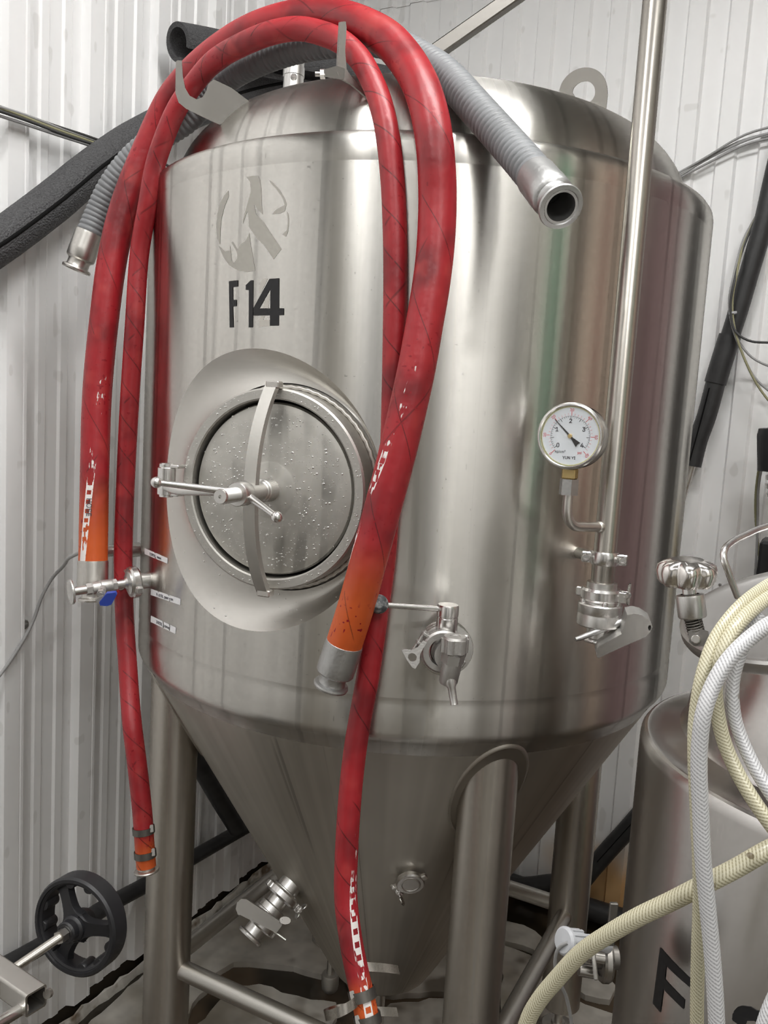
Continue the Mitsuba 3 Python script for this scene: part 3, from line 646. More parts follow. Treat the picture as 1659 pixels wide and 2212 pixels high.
def tube_text(P, r, ref, txt, s0, v0, h, flip=1):
    """lettering printed along a hose: starts s0 metres along, at v0 of a turn"""
    T, X, Y = frames(P, ref); d = np.r_[0, np.cumsum(np.linalg.norm(np.diff(P, axis=0), axis=1))]
    t = meshkit.text_mesh(txt, h, .0004); out = []
    for x, y, z in np.array(t.vertices):
        s = s0 + flip * x; a = 2*math.pi*v0 - flip * y / r
        c = np.array([np.interp(s, d, P[:, k]) for k in range(3)]); ex = np.array([np.interp(s, d, X[:, k]) for k in range(3)]); ey = np.array([np.interp(s, d, Y[:, k]) for k in range(3)])
        out.append(c + (r + .0012 + z) * (math.cos(a) * ex + math.sin(a) * ey))
    return np.array(out), np.array(t.faces), None, None
put(HA + '__print', tube_text(PA, RA*1.02, (-.2, -1, .1), 'HOSE', .132, .012, .010, -1), 'ink', False)

B_PTS = [(316, 1872, 1.66), (314, 1849, 1.66), (307, 1750, 1.66), (296, 1650, 1.665), (286, 1570, 1.67), (280, 1500, 1.70), (275, 1422, 1.72), (269, 1331, 1.735), (266, 1211, 1.74), (267, 1151, 1.735), (273, 1000, 1.725), (281, 850, 1.70), (291, 700, 1.675), (302, 542, 1.665), (321, 434, 1.635), (334, 362, 1.622), (358, 289, 1.602), (385, 230, 1.588), (420, 180, 1.575), (462, 133, 1.53), (522, 97, 1.48), (590, 70, 1.44), (645, 62, 1.42), (695, 72, 1.40), (740, 92, 1.375), (776, 126, 1.355), (800, 167, 1.335), (822, 222, 1.315), (837, 289, 1.30), (848, 389, 1.295), (853, 499, 1.295), (854, 600, 1.30), (853, 700, 1.305), (850, 850, 1.315), (846, 989, 1.325), (838, 1100, 1.33), (830, 1206, 1.335), (815, 1315, 1.345), (805, 1390, 1.35), (793, 1471, 1.355), (778, 1553, 1.36), (770, 1600, 1.36), (758, 1700, 1.36), (749, 1833, 1.355), (747, 1940, 1.35), (758, 2031, 1.335), (771, 2098, 1.325), (783, 2150, 1.315), (796, 2212, 1.305), (812, 2290, 1.295)]
PB = path(B_PTS); LB = length(PB); RB = .0190
plastic('hose_red_thin', red_hose(7, .066, [(.085, .02), (LB-.13, LB-.09)], [(LB-.42, LB, -.33, .17, .060)]), .42, .5, bump=(lambda p, n, uv: fbm(p.x*70, p.y*70, p.z*70), .0008))
HB = 'thin_red_hose'
put(HB + '__rubber', sweep(PB, crush(PB, RB, 8), 36, ref=(-.2, -1, .1)), 'hose_red_thin')
dB = np.r_[0, np.cumsum(np.linalg.norm(np.diff(PB, axis=0), axis=1))]
def on_hose(P, d, s): return np.array([np.interp(s, d, P[:, k]) for k in range(3)])
def band(key, P, d, s, r, w=.013):
    c = on_hose(P, d, s); t = unit(on_hose(P, d, s+.01) - on_hose(P, d, s-.01)); m = frame(c, t, CAM - c)
    x = unit(np.cross(t, CAM - c))
    buckle = xf(cbox(.008, w*1.1, .004, .001), frame(c + x * r * .75 + unit(CAM-c) * r * .72, unit(CAM - c) + x * .9, x))
    return put(key, join(lathe([(r, -w/2), (r+.0016, -w/2), (r+.0016, w/2), (r, w/2)], 40, m), G(buckle)[:2] + (np.tile(unit(CAM-c), (len(G(buckle)[0]), 1)), np.zeros((len(G(buckle)[0]), 2)))) , 'steel_dark')
band(HB + '__hose_clamp', PB, dB, .026, RB*1.06); band(HB + '__hose_clamp', PB, dB, .074, RB*1.06)
put(HB + '__hose_barb', lathe([(.0165, -.02), (.0165, .004), (.024, .006), (.025, .008), (.024, .0105), (.014, .0105), (.013, -.02)], 40, frame(PB[0], PB[0]-PB[1])), 'steel_satin')
ib = np.linalg.norm(PB - at(783, 2152, 1.315), axis=1).argmin(); ic = np.linalg.norm(PB - at(794, 2204, 1.306), axis=1).argmin()
for k, s in enumerate((dB[ib], dB[ic])):
    b = band(HB + '__hose_clamp', PB, dB, s, RB*1.08, .016)
    c = on_hose(PB, dB, s); t = unit(on_hose(PB, dB, s+.01) - on_hose(PB, dB, s-.01)); sd = unit(np.cross(t, CAM - c)); f = np.cross(sd, t)
    # loose tails of the bands: a loop on the left, a tail behind on the right
    def ribbon(pl, w):
        V, F = [], []
        for i, q in enumerate(pl):
            V += [q - t*w/2, q + t*w/2]
            if i: F += [[2*i-2, 2*i, 2*i+1], [2*i-2, 2*i+1, 2*i-1]]
        V = np.array(V); return np.vstack([V, V]), np.vstack([np.array(F), np.array(F)[:, ::-1] + len(V)]), None, None
    c0 = at(783 - 46 + 11*k, 2162 + 50*k, 1.31)
    lp = [c0 + .030 * (math.cos(a) * sd * -1.0 + math.sin(a) * f) + t * .004 * a for a in np.linspace(-.3, 4.9, 26)]
    put(b + '__tail', ribbon(lp, .015), 'steel_pipe', 60)
    tl = [c + t*(-.040 + .030*k) + CR * x - f * (.004 + 4.5*x*x) - UP * (2.2*x*x) for x in np.linspace(.005, .072 - .02*k, 9)]
    put(b + '__tail', ribbon(tl, .014), 'steel_pipe', 60)
tag(HB, 'thinner red rubber hose hanging over the tank hooks, steel band clamps at both ends', 'hose')

C_PTS = [(193, 506, 1.76), (212, 462, 1.76), (240, 405, 1.75), (285, 345, 1.735), (345, 295, 1.72), (405, 255, 1.71), (455, 200, 1.69), (495, 165, 1.66), (552, 134, 1.61), (610, 112, 1.57), (665, 98, 1.535), (720, 90, 1.51), (790, 85, 1.49), (855, 98, 1.46), (912, 128, 1.418), (960, 160, 1.372), (1031, 237, 1.30), (1084, 296, 1.255), (1127, 345, 1.215), (1160, 384, 1.185)]
PC = resample(spline([at(*q) for q in C_PTS], 12), .0012); RC = .0262
dC = np.r_[0, np.cumsum(np.linalg.norm(np.diff(PC, axis=0), axis=1))]
HC_ = 'grey_ribbed_hose'
put(HC_ + '__ribbed_tube', sweep(PC, RC + .0021 * np.abs(np.sin(dC * math.pi / .0112)) ** .8 - .0006, 32, ref=(-.2, -1, .1)), 'grey_hose')
ferrule(HC_ + '__ferrule', PC[0], at(166, 578, 1.765) - at(193, 506, 1.76), RC*1.06, .056, .022, 'steel_satin', RC*.86)
ferrule(HC_ + '__ferrule', PC[-1], at(1231, 470, 1.085) - at(1160, 384, 1.185), RC*1.06, .072, .030, 'alu', RC*.88)
put(HC_ + '__ferrule_001__bore', lathe([(.0001, 0), (RC*.72, 0)][::-1], 32, frame(PC[-1] + unit(at(1231, 470, 1.085) - at(1160, 384, 1.185)) * .05, at(1231, 470, 1.085) - at(1160, 384, 1.185))), 'rubber')
tag(HC_, 'grey ribbed suction hose with steel ends lying across the tank top behind the red hoses', 'hose')

# ================================================================== INSULATED PIPES
def foam_pipe(key, P, r, mat, label, slit=None, rough=.0, seed=0, cat='pipe'):
    P = np.asarray(P); r_ = r * (1 + rough * (meshkit.fbm(P * 9 + seed, 3, seed) - .5))
    k = put(key + '__foam_sleeve', sweep(P, r_, 32, ref=(-.2, -1, .1)), mat)
    if slit is not None:                                    # the lengthwise slit: a dark open groove
        T, X, Y = frames(P, (-.2, -1, .1)); a = slit
        Q = P + (math.cos(a) * X + math.sin(a) * Y) * (np.asarray(r_)[:, None] * .985 if np.ndim(r_) else r * .985)
        put(key + '__slit', sweep(Q, .0042 if rough else .0025, 8), 'foam_slit')
    tag(key, label, cat)
base = key_ = 'insulated_pipe'
foam_pipe('insulated_pipe', resample(spline([on_left(x, y, .078) for x, y in [(-60, 560), (0, 522), (110, 440), (205, 362), (302, 296), (400, 246)]] + [at(*q) for q in [(520, 203, 2.36), (610, 186, 2.46), (690, 182, 2.52), (780, 186, 2.58)]], 10), .012), .0445, 'foam', 'big black foam-insulated pipe with an open slit, rising along the upper left wall', 1.05, .07, 1)
# the cut end of another foam sleeve standing above the hoses
PF = path([(384, 91, 2.10), (440, 100, 2.16), (560, 124, 2.28), (690, 150, 2.4), (830, 178, 2.5)])
T_, X_, Y_ = frames(PF, (-.2, -1, .1)); ang = np.linspace(math.radians(-235), math.radians(65), 30); rr0, rr1 = .046, .034
ring = [np.stack([p + r*(math.cos(a)*x + math.sin(a)*y) for a, r in list(zip(ang, [rr0]*30)) + list(zip(ang[::-1], [rr1]*30))]) for p, x, y in zip(PF, X_, Y_)]
V = np.vstack(ring); m_ = 60; F = []
for i in range(len(PF)-1):
    for j in range(m_): a, b = i*m_+j, i*m_+(j+1) % m_; F += [[a, b, b+m_], [a, b+m_, a+m_]]
for j in range(29): F += [[j, 59-j, 58-j], [j, 58-j, j+1]]
put('insulated_pipe_001__foam_sleeve', (V, np.array(F), None, None), 'foam', 40)
tag('insulated_pipe_001', 'black foam pipe sleeve with a cut open end above the left hose hook', 'pipe')
def rpath(pts, off): return resample(spline([on_right(x, y, off) for x, y in pts], 8), .02)
def lpath(pts, off): return resample(spline([on_left(x, y, off) for x, y in pts], 8), .02)
k3 = 'insulated_pipe_002'
PR = rpath([(1720, 200), (1683, 335), (1650, 480), (1617, 594), (1592, 680), (1568, 755)], .06)
put(k3 + '__foam_sleeve', sweep(PR, .0285 * (1 + .08*(meshkit.fbm(PR*8, 3, 2)-.5)), 28), 'foam_smooth')
PR2 = rpath([(1577, 725), (1560, 778), (1545, 828)], .06); put(k3 + '__foam_sleeve', sweep(PR2, .0325, 28), 'foam_smooth')
PR3 = rpath([(1547, 822), (1526, 900), (1508, 950), (1494, 1006)], .06); put(k3 + '__foam_sleeve', sweep(PR3, .0290, 28), 'foam_smooth')
put(k3 + '__pipe', sweep(rpath([(1496, 1000), (1478, 1060), (1440, 1190), (1380, 1400)], .06), .012, 20), 'steel_satin')
put(k3 + '__slit', sweep(rpath([(1532, 838), (1512, 915), (1490, 995)], .0888), .002, 8), 'foam_slit')
tag(k3, 'long black foam-insulated pipe slanting down the right wall beside the tank', 'pipe')
k4 = 'insulated_pipe_003'
PL = lpath([(-60, 2118), (0, 2092), (70, 2054), (160, 2002), (240, 1952), (319, 1909), (424, 1848), (520, 1793), (600, 1748), (660, 1714)], .055)
put(k4 + '__foam_sleeve', sweep(PL, .0225, 24), 'foam_smooth')
tag(k4, 'black insulated pipe running low along the left wall behind the handwheel', 'pipe')
k5 = 'insulated_pipe_004'
P5 = resample(spline([on_left(x, y, .10) for x, y in [(380, 1570), (440, 1668), (475, 1728), (512, 1788)]], 8), .02)
put(k5 + '__foam_sleeve', sweep(P5, .0285, 24), 'foam_smooth')
tag(k5, 'short black insulated pipe slanting down to the left wall pipe between leg and cone', 'pipe')
k6 = 'insulated_pipe_005'
P6 = resample(spline([on_right(x, y, .09) for x, y in [(1440, 1690), (1395, 1745), (1352, 1795), (1318, 1832), (1283, 1872), (1240, 1915)]] + [RU(DR-.10, -.22, .13), RU(DR-.11, -.10, .085), RU(DR-.12, .05, .07), RU(DR-.12, .3, .065)], 8), .02)
put(k6 + '__foam_sleeve', sweep(P6, .0300, 24), 'foam_smooth')
put(k6 + '__slit', sweep(resample(spline([on_right(x, y, .1185) for x, y in [(1402, 1738), (1352, 1793), (1290, 1862)]], 8), .02), .002, 8), 'foam_slit')
tag(k6, 'black insulated pipe rising to the right between the back leg and the small vessel', 'pipe')
put('insulated_pipe_006__foam_sleeve', sweep(resample(spline([RU(DR-.06, -1.1, .06), RU(DR-.065, -.5, .055), RU(DR-.06, .1, .05), RU(DR-.06, .6, .05)], 8), .02), .036, 24), 'foam_smooth')
tag('insulated_pipe_006', 'black insulated pipe lying on the floor along the foot of the right wall', 'pipe')

# ================================================================== CABLES
def cable(key, lines, r, mats, label, group=None, extra=None):
    for i, P in enumerate(lines): put(key + '__wire', sweep(P, r, 10, ref=(-.2, -1, .3)), mats[i % len(mats)])
    tag(key, label, 'cable', group)
def wob(P, amp, seed): return P + amp * (np.stack([meshkit.fbm(P*3 + 7*k + seed, 2, seed+k) for k in range(3)], 1) - .5)
LP = lpath([(-40, 222), (0, 236), (60, 258), (130, 284), (215, 312), (300, 345), (380, 380)], .045)
cable('cable_bundle', [wob(LP + np.array([0, 0, dz_]), .02, s_) for s_, dz_ in enumerate((.011, .005, -.001, -.007, -.012))], .0034, ['dark_cable', 'grey_cable', 'olive_cable', 'dark_cable', 'grey_cable'], 'sagging bundle of grey and black cables on the upper left wall')
RP = rpath([(1400, 415), (1455, 387), (1530, 345), (1600, 308), (1659, 290), (1720, 278)], .035)
cable('cable_bundle_001', [wob(RP + np.array([0, 0, dz_]), .035, s_+9) for s_, dz_ in enumerate((.014, .006, -.004, -.012))], .0036, ['grey_cable'], 'bundle of grey cables between the tank top and the right wall pipe')
RP2 = [[(1605, 520), (1588, 590), (1578, 640), (1580, 690), (1592, 730), (1622, 770), (1659, 790), (1700, 800)], [(1603, 530), (1584, 600), (1575, 650), (1582, 705), (1600, 755), (1630, 815), (1680, 860)], [(1606, 530), (1590, 600), (1582, 650), (1586, 705), (1606, 770), (1640, 838), (1690, 900)], [(1604, 540), (1586, 610), (1578, 660), (1588, 715), (1618, 736), (1659, 740), (1700, 740)]]
cable('cable_bundle_002', [resample(spline([on_right(1672, 370, .022), on_right(1644, 445, .022 + .003*i)] + [on_right(x, y, o) for (x, y), o in zip(q, [.050 + .006*i] + [.10 + .006*i]*9)], 8), .015) for i, q in enumerate(RP2)], .0034, ['grey_cable', 'grey_cable', 'olive_cable', 'dark_cable'], 'thin grey cables fanning out beside the right wall pipe, held by a white tie')
zt = frame(on_right(1583, 676, .108), on_right(1583, 676, .1) - on_right(1581, 655, .1))
put('cable_bundle_002__zip_tie', join(lathe([(.010, -.003), (.0115, -.003), (.0115, .003), (.010, .003)], 20, zt), ), 'white_plastic')
cable('cable_bundle_003', [rpath([(1690, 950), (1659, 970), (1643, 1000), (1634, 1050), (1632, 1110), (1640, 1200), (1650, 1280)], .12), rpath([(1690, 955), (1659, 978), (1646, 1010), (1638, 1060), (1637, 1120), (1634, 1200), (1628, 1280)], .125)], .0036, ['olive_cable', 'grey_cable'], 'pair of drooping olive cables at the right edge above the small vessel')
probe_end = on_cyl(318, 1186, RT-.02) + np.array([-.75, -.60, 0]) * .112
cable('probe_cable', [resample(spline([probe_end, at(222, 1176, 1.74), at(165, 1197, 1.74)] + [on_left(x, y, o) for x, y, o in [(135, 1225, .10), (112, 1250, .06), (90, 1290, .04), (70, 1345, .03), (40, 1400, .03), (0, 1458, .03), (-60, 1530, .03)]], 8), .012)], .0040, ['grey_cable'], 'thin grey cable running from the temperature probe down the left wall')

# ================================================================== SQUARE TUBE AND WALL FITTINGS BEHIND THE TANK
a_, b_ = at(905, 138, 2.10), at(1180, -55, 2.05)
put('square_tube__tube', xf(cbox(.034, .034, np.linalg.norm(b_-a_), .003), frame((a_+b_)/2, b_-a_, UP)), 'steel_dark'); tag('square_tube', 'square stainless tube slanting up from the tank top to the upper edge', 'tube')
bm = frame(on_right(1682, 1015, .22), np.array([.12, 0, -1.0]))
put('wall_pump__motor', lathe([(.0001, -.12), (.05, -.118), (.055, -.10), (.055, .0), (.03, .004), (.0001, .005)][::1], 32, bm), 'black_plastic')
put('wall_pump__fitting', lathe([(.024, .002), (.024, .012), (.034, .014), (.034, .026), (.027, .028), (.027, .036), (.036, .038), (.036, .050), (.028, .052), (.028, .062), (.034, .064), (.034, .074), (.024, .076), (.0001, .078)], 32, bm), 'steel_polished')
put('wall_pump__base', xf(cbox(.13, .12, .15, .008), frame(on_right(1688, 1225, .20), UP, U)), 'black_plastic')
tag('wall_pump', 'black cylindrical device with a steel threaded neck at the right edge beside the wall', 'pump')
put('tan_post__post', xf(cbox(.05, .05, .30, .004), frame(on_right(1700, 1230, .32), UP, U)), 'tan_plastic'); tag('tan_post', 'narrow tan post at the right edge behind the lid handle', 'post')
sp = on_floor(712, 2140)
put('floor_standpipe__pipe', lathe([(.0115, .02), (.0115, .30)], 24, frame(sp, UP)), 'steel_satin')
put('floor_standpipe__socket', lathe([(.0001, 0), (.018, .001), (.024, .010), (.0255, .02), (.0255, .05), (.0235, .055), (.0115, .056)], 32, frame(sp, UP)), 'steel_matte')
tag('floor_standpipe', 'thin steel pipe with a round socket standing on the floor behind the cone tip', 'pipe')

# ================================================================== VALVES ON THE TANK
def flat(g, n=None):
    """gives a faceted mesh its own normals so that it can be joined with lathed pieces"""
    V, F, _, _ = G(g); X = V[F].reshape(-1, 3); fn = np.cross(X[1::3]-X[::3], X[2::3]-X[::3]); fn /= np.maximum(np.linalg.norm(fn, axis=1, keepdims=True), 1e-12)
    return X, np.arange(len(X)).reshape(-1, 3), np.repeat(fn, 3, 0), np.zeros((len(X), 2))
def tri_clamp(key, m, r, ang, mat='steel_polished', wing=True, w=.010):
    """hinged clamp ring around the local z axis; its bolt and wing nut stand at angle ang"""
    ck = put(key + '__clamp', join(lathe([(r-.003, -w), (r+.006, -w), (r+.009, -w*.6), (r+.009, w*.6), (r+.006, w), (r-.003, w)], 48, m),
        *[flat(xf(cbox(.012, .005, w*1.7, .001), m @ frame([(r+.013)*math.cos(ang+s), (r+.013)*math.sin(ang+s), 0], UP, [math.cos(ang), math.sin(ang), 0]))) for s in (-.22, .22)],
        *[flat(xf(cbox(.011, .014, w*1.5, .002), m @ frame([(r+.011)*math.cos(ang+math.pi), (r+.011)*math.sin(ang+math.pi), 0], UP, [math.cos(ang), math.sin(ang), 0])))]), mat)
    e = np.array([math.cos(ang), math.sin(ang), 0]); t = np.array([-e[1], e[0], 0]); c = e * (r + .015)
    g = [rod(c - t*.014, c + t*.026, .0028, 12)]
    if wing:
        for s in (-1, 1):
            wm = frame(c + t*.020 + s*np.array([0, 0, .010]) + t*.006, e, t + s*np.array([0, 0, .9]))
            g.append(lathe([(.0001, -.0016), (.0075, -.0016), (.0085, 0), (.0075, .0016), (.0001, .0016)], 20, wm @ np.diag([1.35, .85, 1, 1])))
        g.append(lathe([(.0001, -.004), (.005, -.004), (.0055, .004), (.0001, .004)], 14, frame(c + t*.018, t)))
    put(ck + '__wing_nut', xf(join(*g), m), mat)

# ---- left: small ball valve with a blue grip
key = 'ball_valve'
S0 = on_cyl(322, 1252, RT); D = unit([-.80, -.60, 0]); pn = np.cross(D, UP)
def Sx(x, y): return on_plane(x, y, S0, pn)
a, b = Sx(318, 1253), Sx(170, 1276); ax = unit(b - a); L = np.linalg.norm(b - a)
def bm_(x): 
    y = 1253 + (x - 318) * (1276-1253) / (170-318.); return frame(Sx(x, y), ax, UP)
put(key + '__ferrule', lathe([(.0165, -.03), (.0165, .016), (.019, .017), (.019, .02)], 36, bm_(316)), 'steel_bright')
tri_clamp(key, bm_(289), .0235, math.radians(75), w=.009)
put(key + '__reducer', lathe([(.024, -.002), (.024, .004), (.0125, .007), (.0088, .012), (.0088, .075)], 32, bm_(281)), 'steel_bright')
put(key + '__body', join(flat(xf(hexa(.0125, .016), bm_(243))), lathe([(.0125, -.017), (.0135, -.015), (.0135, .006), (.0120, .007), (.0120, .022), (.010, .025)], 32, bm_(224)), flat(xf(hexa(.0118, .016), bm_(195)))), 'steel_cast')
put(key + '__tail', lathe([(.0085, -.012), (.0085, .024), (.010, .026), (.024, .027), (.025, .029), (.024, .0315), (.012, .032), (.0001, .030)], 36, bm_(187)), 'steel_bright')
st = Sx(224, 1264); sd = unit(at(216, 1290, (st-CAM)@CF - .035) - st)
put(key + '__stem', join(lathe([(.0075, .008), (.0075, .022), (.005, .022), (.005, .034), (.0001, .034)], 24, frame(st, sd)), flat(xf(hexa(.0085, .008), frame(st + sd*.027, sd)))), 'steel_cast')
g0 = st + sd * .034
put(key + '__lever', plate_px([(206, 1296), (213, 1290), (232, 1284), (238, 1288), (222, 1304), (212, 1304)], g0, unit(sd + unit(CAM-g0)*.8), .004), 'steel_cast')
put(key + '__lever__grip', plate_px([(215, 1299), (231, 1280), (250, 1278), (253, 1283), (241, 1304), (232, 1307), (217, 1306)], g0, unit(sd + unit(CAM-g0)*.8), .012), 'blue_grip', 40, label='blue plastic lever grip')
tag(key, 'small stainless ball valve with a blue lever grip on the left side of the tank', 'valve')

# ---- front: sampling valve with a ball-ended lever
key = 'sampling_valve'
SO = on_cyl(964, 1402, RT); SN = unit([SO[0], SO[1], 0]); SX = np.cross(UP, SN)
def S(x, y, off): return on_plane(x, y, SO + SN*off, SN)
c = S(962, 1399, .03); fm = frame(c, SN, SX)
put(key + '__flange', join(lathe([(.030, -.035), (.030, -.014), (.044, -.013), (.045, -.011), (.045, -.003), (.044, -.001), (.042, -.001), (.042, .001), (.044, .001), (.045, .003), (.045, .010), (.044, .012), (.034, .013), (.028, .020)], 56, fm),
    *[lathe([(.0045, .011), (.0045, .015), (.003, .0165), (.0001, .017)], 14, fm @ frame([.038*math.cos(t), .038*math.sin(t), 0], UP)) for t in np.radians([35, 80, 145, 215, 300])]), 'steel_bright')
put(key + '__end_cap', lathe([(.027, .018), (.025, .045), (.0001, .047)], 40, fm), 'steel_cast')
u0, u1 = S(964, 1368, .045), S(971, 1306, .045)
put(key + '__actuator', lathe([(.0165, 0), (.0175, .002), (.0175, .026), (.0168, .027), (.0168, .029), (.0178, .030), (.0178, np.linalg.norm(u1-u0)-.003), (.0165, np.linalg.norm(u1-u0)), (.0001, np.linalg.norm(u1-u0))], 40, frame(u0, UP)), 'steel_polished')
put(key + '__lever', rod(S(958, 1316, .045), S(832, 1307, .068), .0045, 20), 'steel_bright')
put(key + '__lever__ball_knob', ball(S(818, 1305, .070), .0155, 4), 'knob_grey', True, label='mottled grey ball knob')
tri_clamp(key, frame(S(955, 1406, .062), SN, SX), .026, math.radians(150), 'steel_cast', False, .009)
put(key + '__clamp__wing_nut', plate_px([[(868, 1404), (874, 1402), (888, 1404), (902, 1398), (914, 1383), (922, 1388), (914, 1400), (907, 1414), (906, 1430), (897, 1444), (890, 1441), (879, 1425), (874, 1416)], [(881, 1420), (882, 1414), (888, 1410), (895, 1411), (900, 1417), (899, 1425), (893, 1429), (886, 1428)]], S(895, 1412, .078), unit(CAM-SO+[.1, 0, -.15]), .008), 'steel_cast', 40)
kb0, kb1 = S(981, 1408, .092), S(983, 1374, .092); kh = np.linalg.norm(kb1-kb0)
t = np.linspace(0, 2*math.pi, 73)[:-1]; rr = .0205 + .0016*np.clip(np.cos(6*t)*2.2, -1, 1)
km = frame(kb0, UP, SX)
kn_ = extr(Polygon(np.c_[rr*np.cos(t), rr*np.sin(t)]), kh*.85)
put(key + '__knob', join(flat(xf(kn_, km)), lathe([(.0195, kh*.85), (.0175, kh), (.0085, kh), (.0080, kh-.001), (.0001, kh-.001)], 36, km)), 'steel_cast', label='scalloped valve knob')
b0 = S(967, 1478, .086)
put(key + '__body', join(lathe([(.0001, 0), (.013, .001), (.0150, .006), (.0160, .03), (.0160, .038)], 36, frame(b0, unit(kb0-b0))), flat(xf(hexa(.0185, .016), frame(b0 + unit(kb0-b0)*.046, kb0-b0))), lathe([(.0150, .053), (.0150, np.linalg.norm(kb0-b0))], 32, frame(b0, unit(kb0-b0)))), 'steel_cast')
put(key + '__body__spout', lathe([(.009, -.002), (.0092, .010), (.0062, .016), (.0058, .040), (.0062, .042), (.0050, .0425), (.0042, .040), (.0042, .030), (.0001, .030)], 28, frame(S(972, 1464, .094), unit(S(980, 1514, .104) - S(972, 1464, .094)))), 'steel_bright')
tag(key, 'stainless sampling valve with a ball-ended lever and spout on the front of the tank', 'valve')

# ---- lower left of the cone: butterfly valve pointing down to the left
key = 'drain_valve'
r0 = ray(628, 1910); tt_ = np.linspace(1.2, 2.4, 6000)[:, None]; Xc = CAM + tt_*r0; i = np.argmax(np.hypot(Xc[:, 0], Xc[:, 1]) < rc(Xc[:, 2])); V0 = Xc[i]
V1 = at(538, 2026, (V0-CAM)@CF - .055); va = unit(V1 - V0); Lv = np.linalg.norm(V1-V0)
def vm(f, ref=UP): return frame(V0 + va*Lv*f, va, ref)
put(key + '__neck', lathe([(.026, -.06), (.026, Lv*.10), (.031, Lv*.11), (.031, Lv*.14)], 36, vm(0)), 'steel_bright')
tri_clamp(key, vm(.20), .031, math.radians(200), 'steel_polished', True, .010)
put(key + '__body', lathe([(.030, Lv*.22), (.022, Lv*.27), (.022, Lv*.40), (.030, Lv*.42), (.030, Lv*.52), (.033, Lv*.53), (.033, Lv*.60), (.030, Lv*.62), (.030, Lv*.72), (.022, Lv*.75), (.022, Lv*.93), (.030, Lv*.95), (.031, Lv*.975), (.030, Lv*1.0), (.021, Lv*1.0), (.019, Lv*.98), (.0001, Lv*.97)], 40, vm(0)), 'steel_bright')
tri_clamp(key, vm(.74), .027, math.radians(20), 'steel_polished', True, .008)
hp0 = at(565, 1975, (V0-CAM)@CF - .085)
put(key + '__handle', plate_px([(509, 1962), (512, 1948), (521, 1940), (532, 1941), (610, 1992), (607, 2000), (596, 2014), (585, 2008), (513, 1972)], hp0, unit(CAM - hp0 + np.array([.1, 0, -.4])), .016), 'steel_plate', 40, label='flat rectangular valve handle')
put(key + '__latch', join(rod(at(592, 2012, (hp0-CAM)@CF), at(618, 2031, (hp0-CAM)@CF - .01), .0035, 12), rod(at(598, 1998, (hp0-CAM)@CF), at(612, 1986, (hp0-CAM)@CF - .005), .003, 12), lathe([(.0001, -.002), (.012, -.002), (.013, 0), (.012, .002), (.0001, .002)], 20, frame(at(616, 1989, (hp0-CAM)@CF - .006), unit(CAM-hp0) + [0, 0, .5]) @ np.diag([1, .65, 1, 1]))), 'steel_polished')
tag(key, 'stainless butterfly valve pointing down to the left from the tank cone', 'valve')

# ---- right of the cone: small capped port with a clamp
key = 'capped_port'
r0 = ray(885, 1893); Xc = CAM + tt_*r0; i = np.argmax(np.hypot(Xc[:, 0], Xc[:, 1]) < rc(Xc[:, 2])); C0 = Xc[i]
cn = unit([C0[0]/np.hypot(*C0[:2])*math.cos(math.pi/6), C0[1]/np.hypot(*C0[:2])*math.cos(math.pi/6), -.35]); cm = frame(C0, cn, UP)
put(key + '__ferrule', lathe([(.0165, -.03), (.0165, .008), (.021, .010), (.021, .014)], 32, cm), 'steel_bright')
put(key + '__cap', lathe([(.021, .014), (.021, .021), (.018, .022), (.0165, .0205), (.0001, .0205)], 36, cm), 'steel_bright')
tri_clamp(key, cm @ frame([0, 0, .0145], UP), .0205, math.radians(125), 'steel_polished', True, .006)
tag(key, 'small capped port with a wing-nut clamp on the front of the cone', 'port')

# ================================================================== THE STANDING PIPE WITH ITS VALVE, AND THE GAUGE
key = 'standing_pipe'
P0 = on_cyl(1313, 1123, RT + .085); nh = unit((CAM - P0) * [1, 1, 0])
def zy(y): return on_plane(1388 - .0668*y, y, P0, nh)[2]
def pm(y): return frame([P0[0], P0[1], zy(y)], UP, np.cross(UP, nh))       # local x: right, -y: towards the camera
RP_ = .0183
put(key + '__pipe', lathe([(RP_, zy(1262)), (RP_ + .0006, zy(1225)), (RP_ + .0006, zy(1212)), (RP_, zy(1210)), (RP_, HC)], 40, frame([P0[0], P0[1], 0], UP, np.cross(UP, nh))), 'steel_pipe')
m = pm(1205)
hang = [lathe([(RP_, -.011), (RP_+.0035, -.011), (RP_+.0055, -.006), (RP_+.0055, .006), (RP_+.0035, .011), (RP_, .011)], 40, m)]
for sx in (-1, 1):
    hang.append(flat(xf(cbox(.016, .014, .018, .002), m @ frame([sx*.029, -.004, 0], UP))))
    hang.append(lathe([(.0062, 0), (.0066, .002), (.0066, .006), (.0055, .008), (.0030, .008), (.0026, .005), (.0001, .005)], 18, m @ frame([sx*.029, -.011, 0], [0, -1, 0])))
put(key + '__hanger_clamp', join(*hang), 'steel_polished')
hs_ = on_cyl(1247, 1193, RT - .01)
put(key + '__hanger_clamp__stub', rod(hs_, m[:3, 3] + m[:3, 0] * -.022, .0098, 24), 'steel_satin')
tri_clamp(key, pm(1283), .0245, math.radians(-12), 'steel_polished', True, .0105)
mv = pm(1323)
dz1 = zy(1300) - zy(1323)
put(key + '__valve_body', lathe([(.0001, -.050), (.0215, -.050), (.023, -.047), (.0215, -.044), (.0185, -.042), (.0185, -.024), (.034, -.022), (.036, -.020), (.036, -.003), (.0355, -.002), (.0355, 0), (.036, .001), (.036, .014), (.034, .016), (.029, .017), (.029, .021), (.0195, .022), (.0195, dz1 + .010), (.025, dz1 + .011), (.025, dz1+.02), (.0245, dz1+.033), (RP_, dz1+.034)], 56, mv), 'steel_bright')
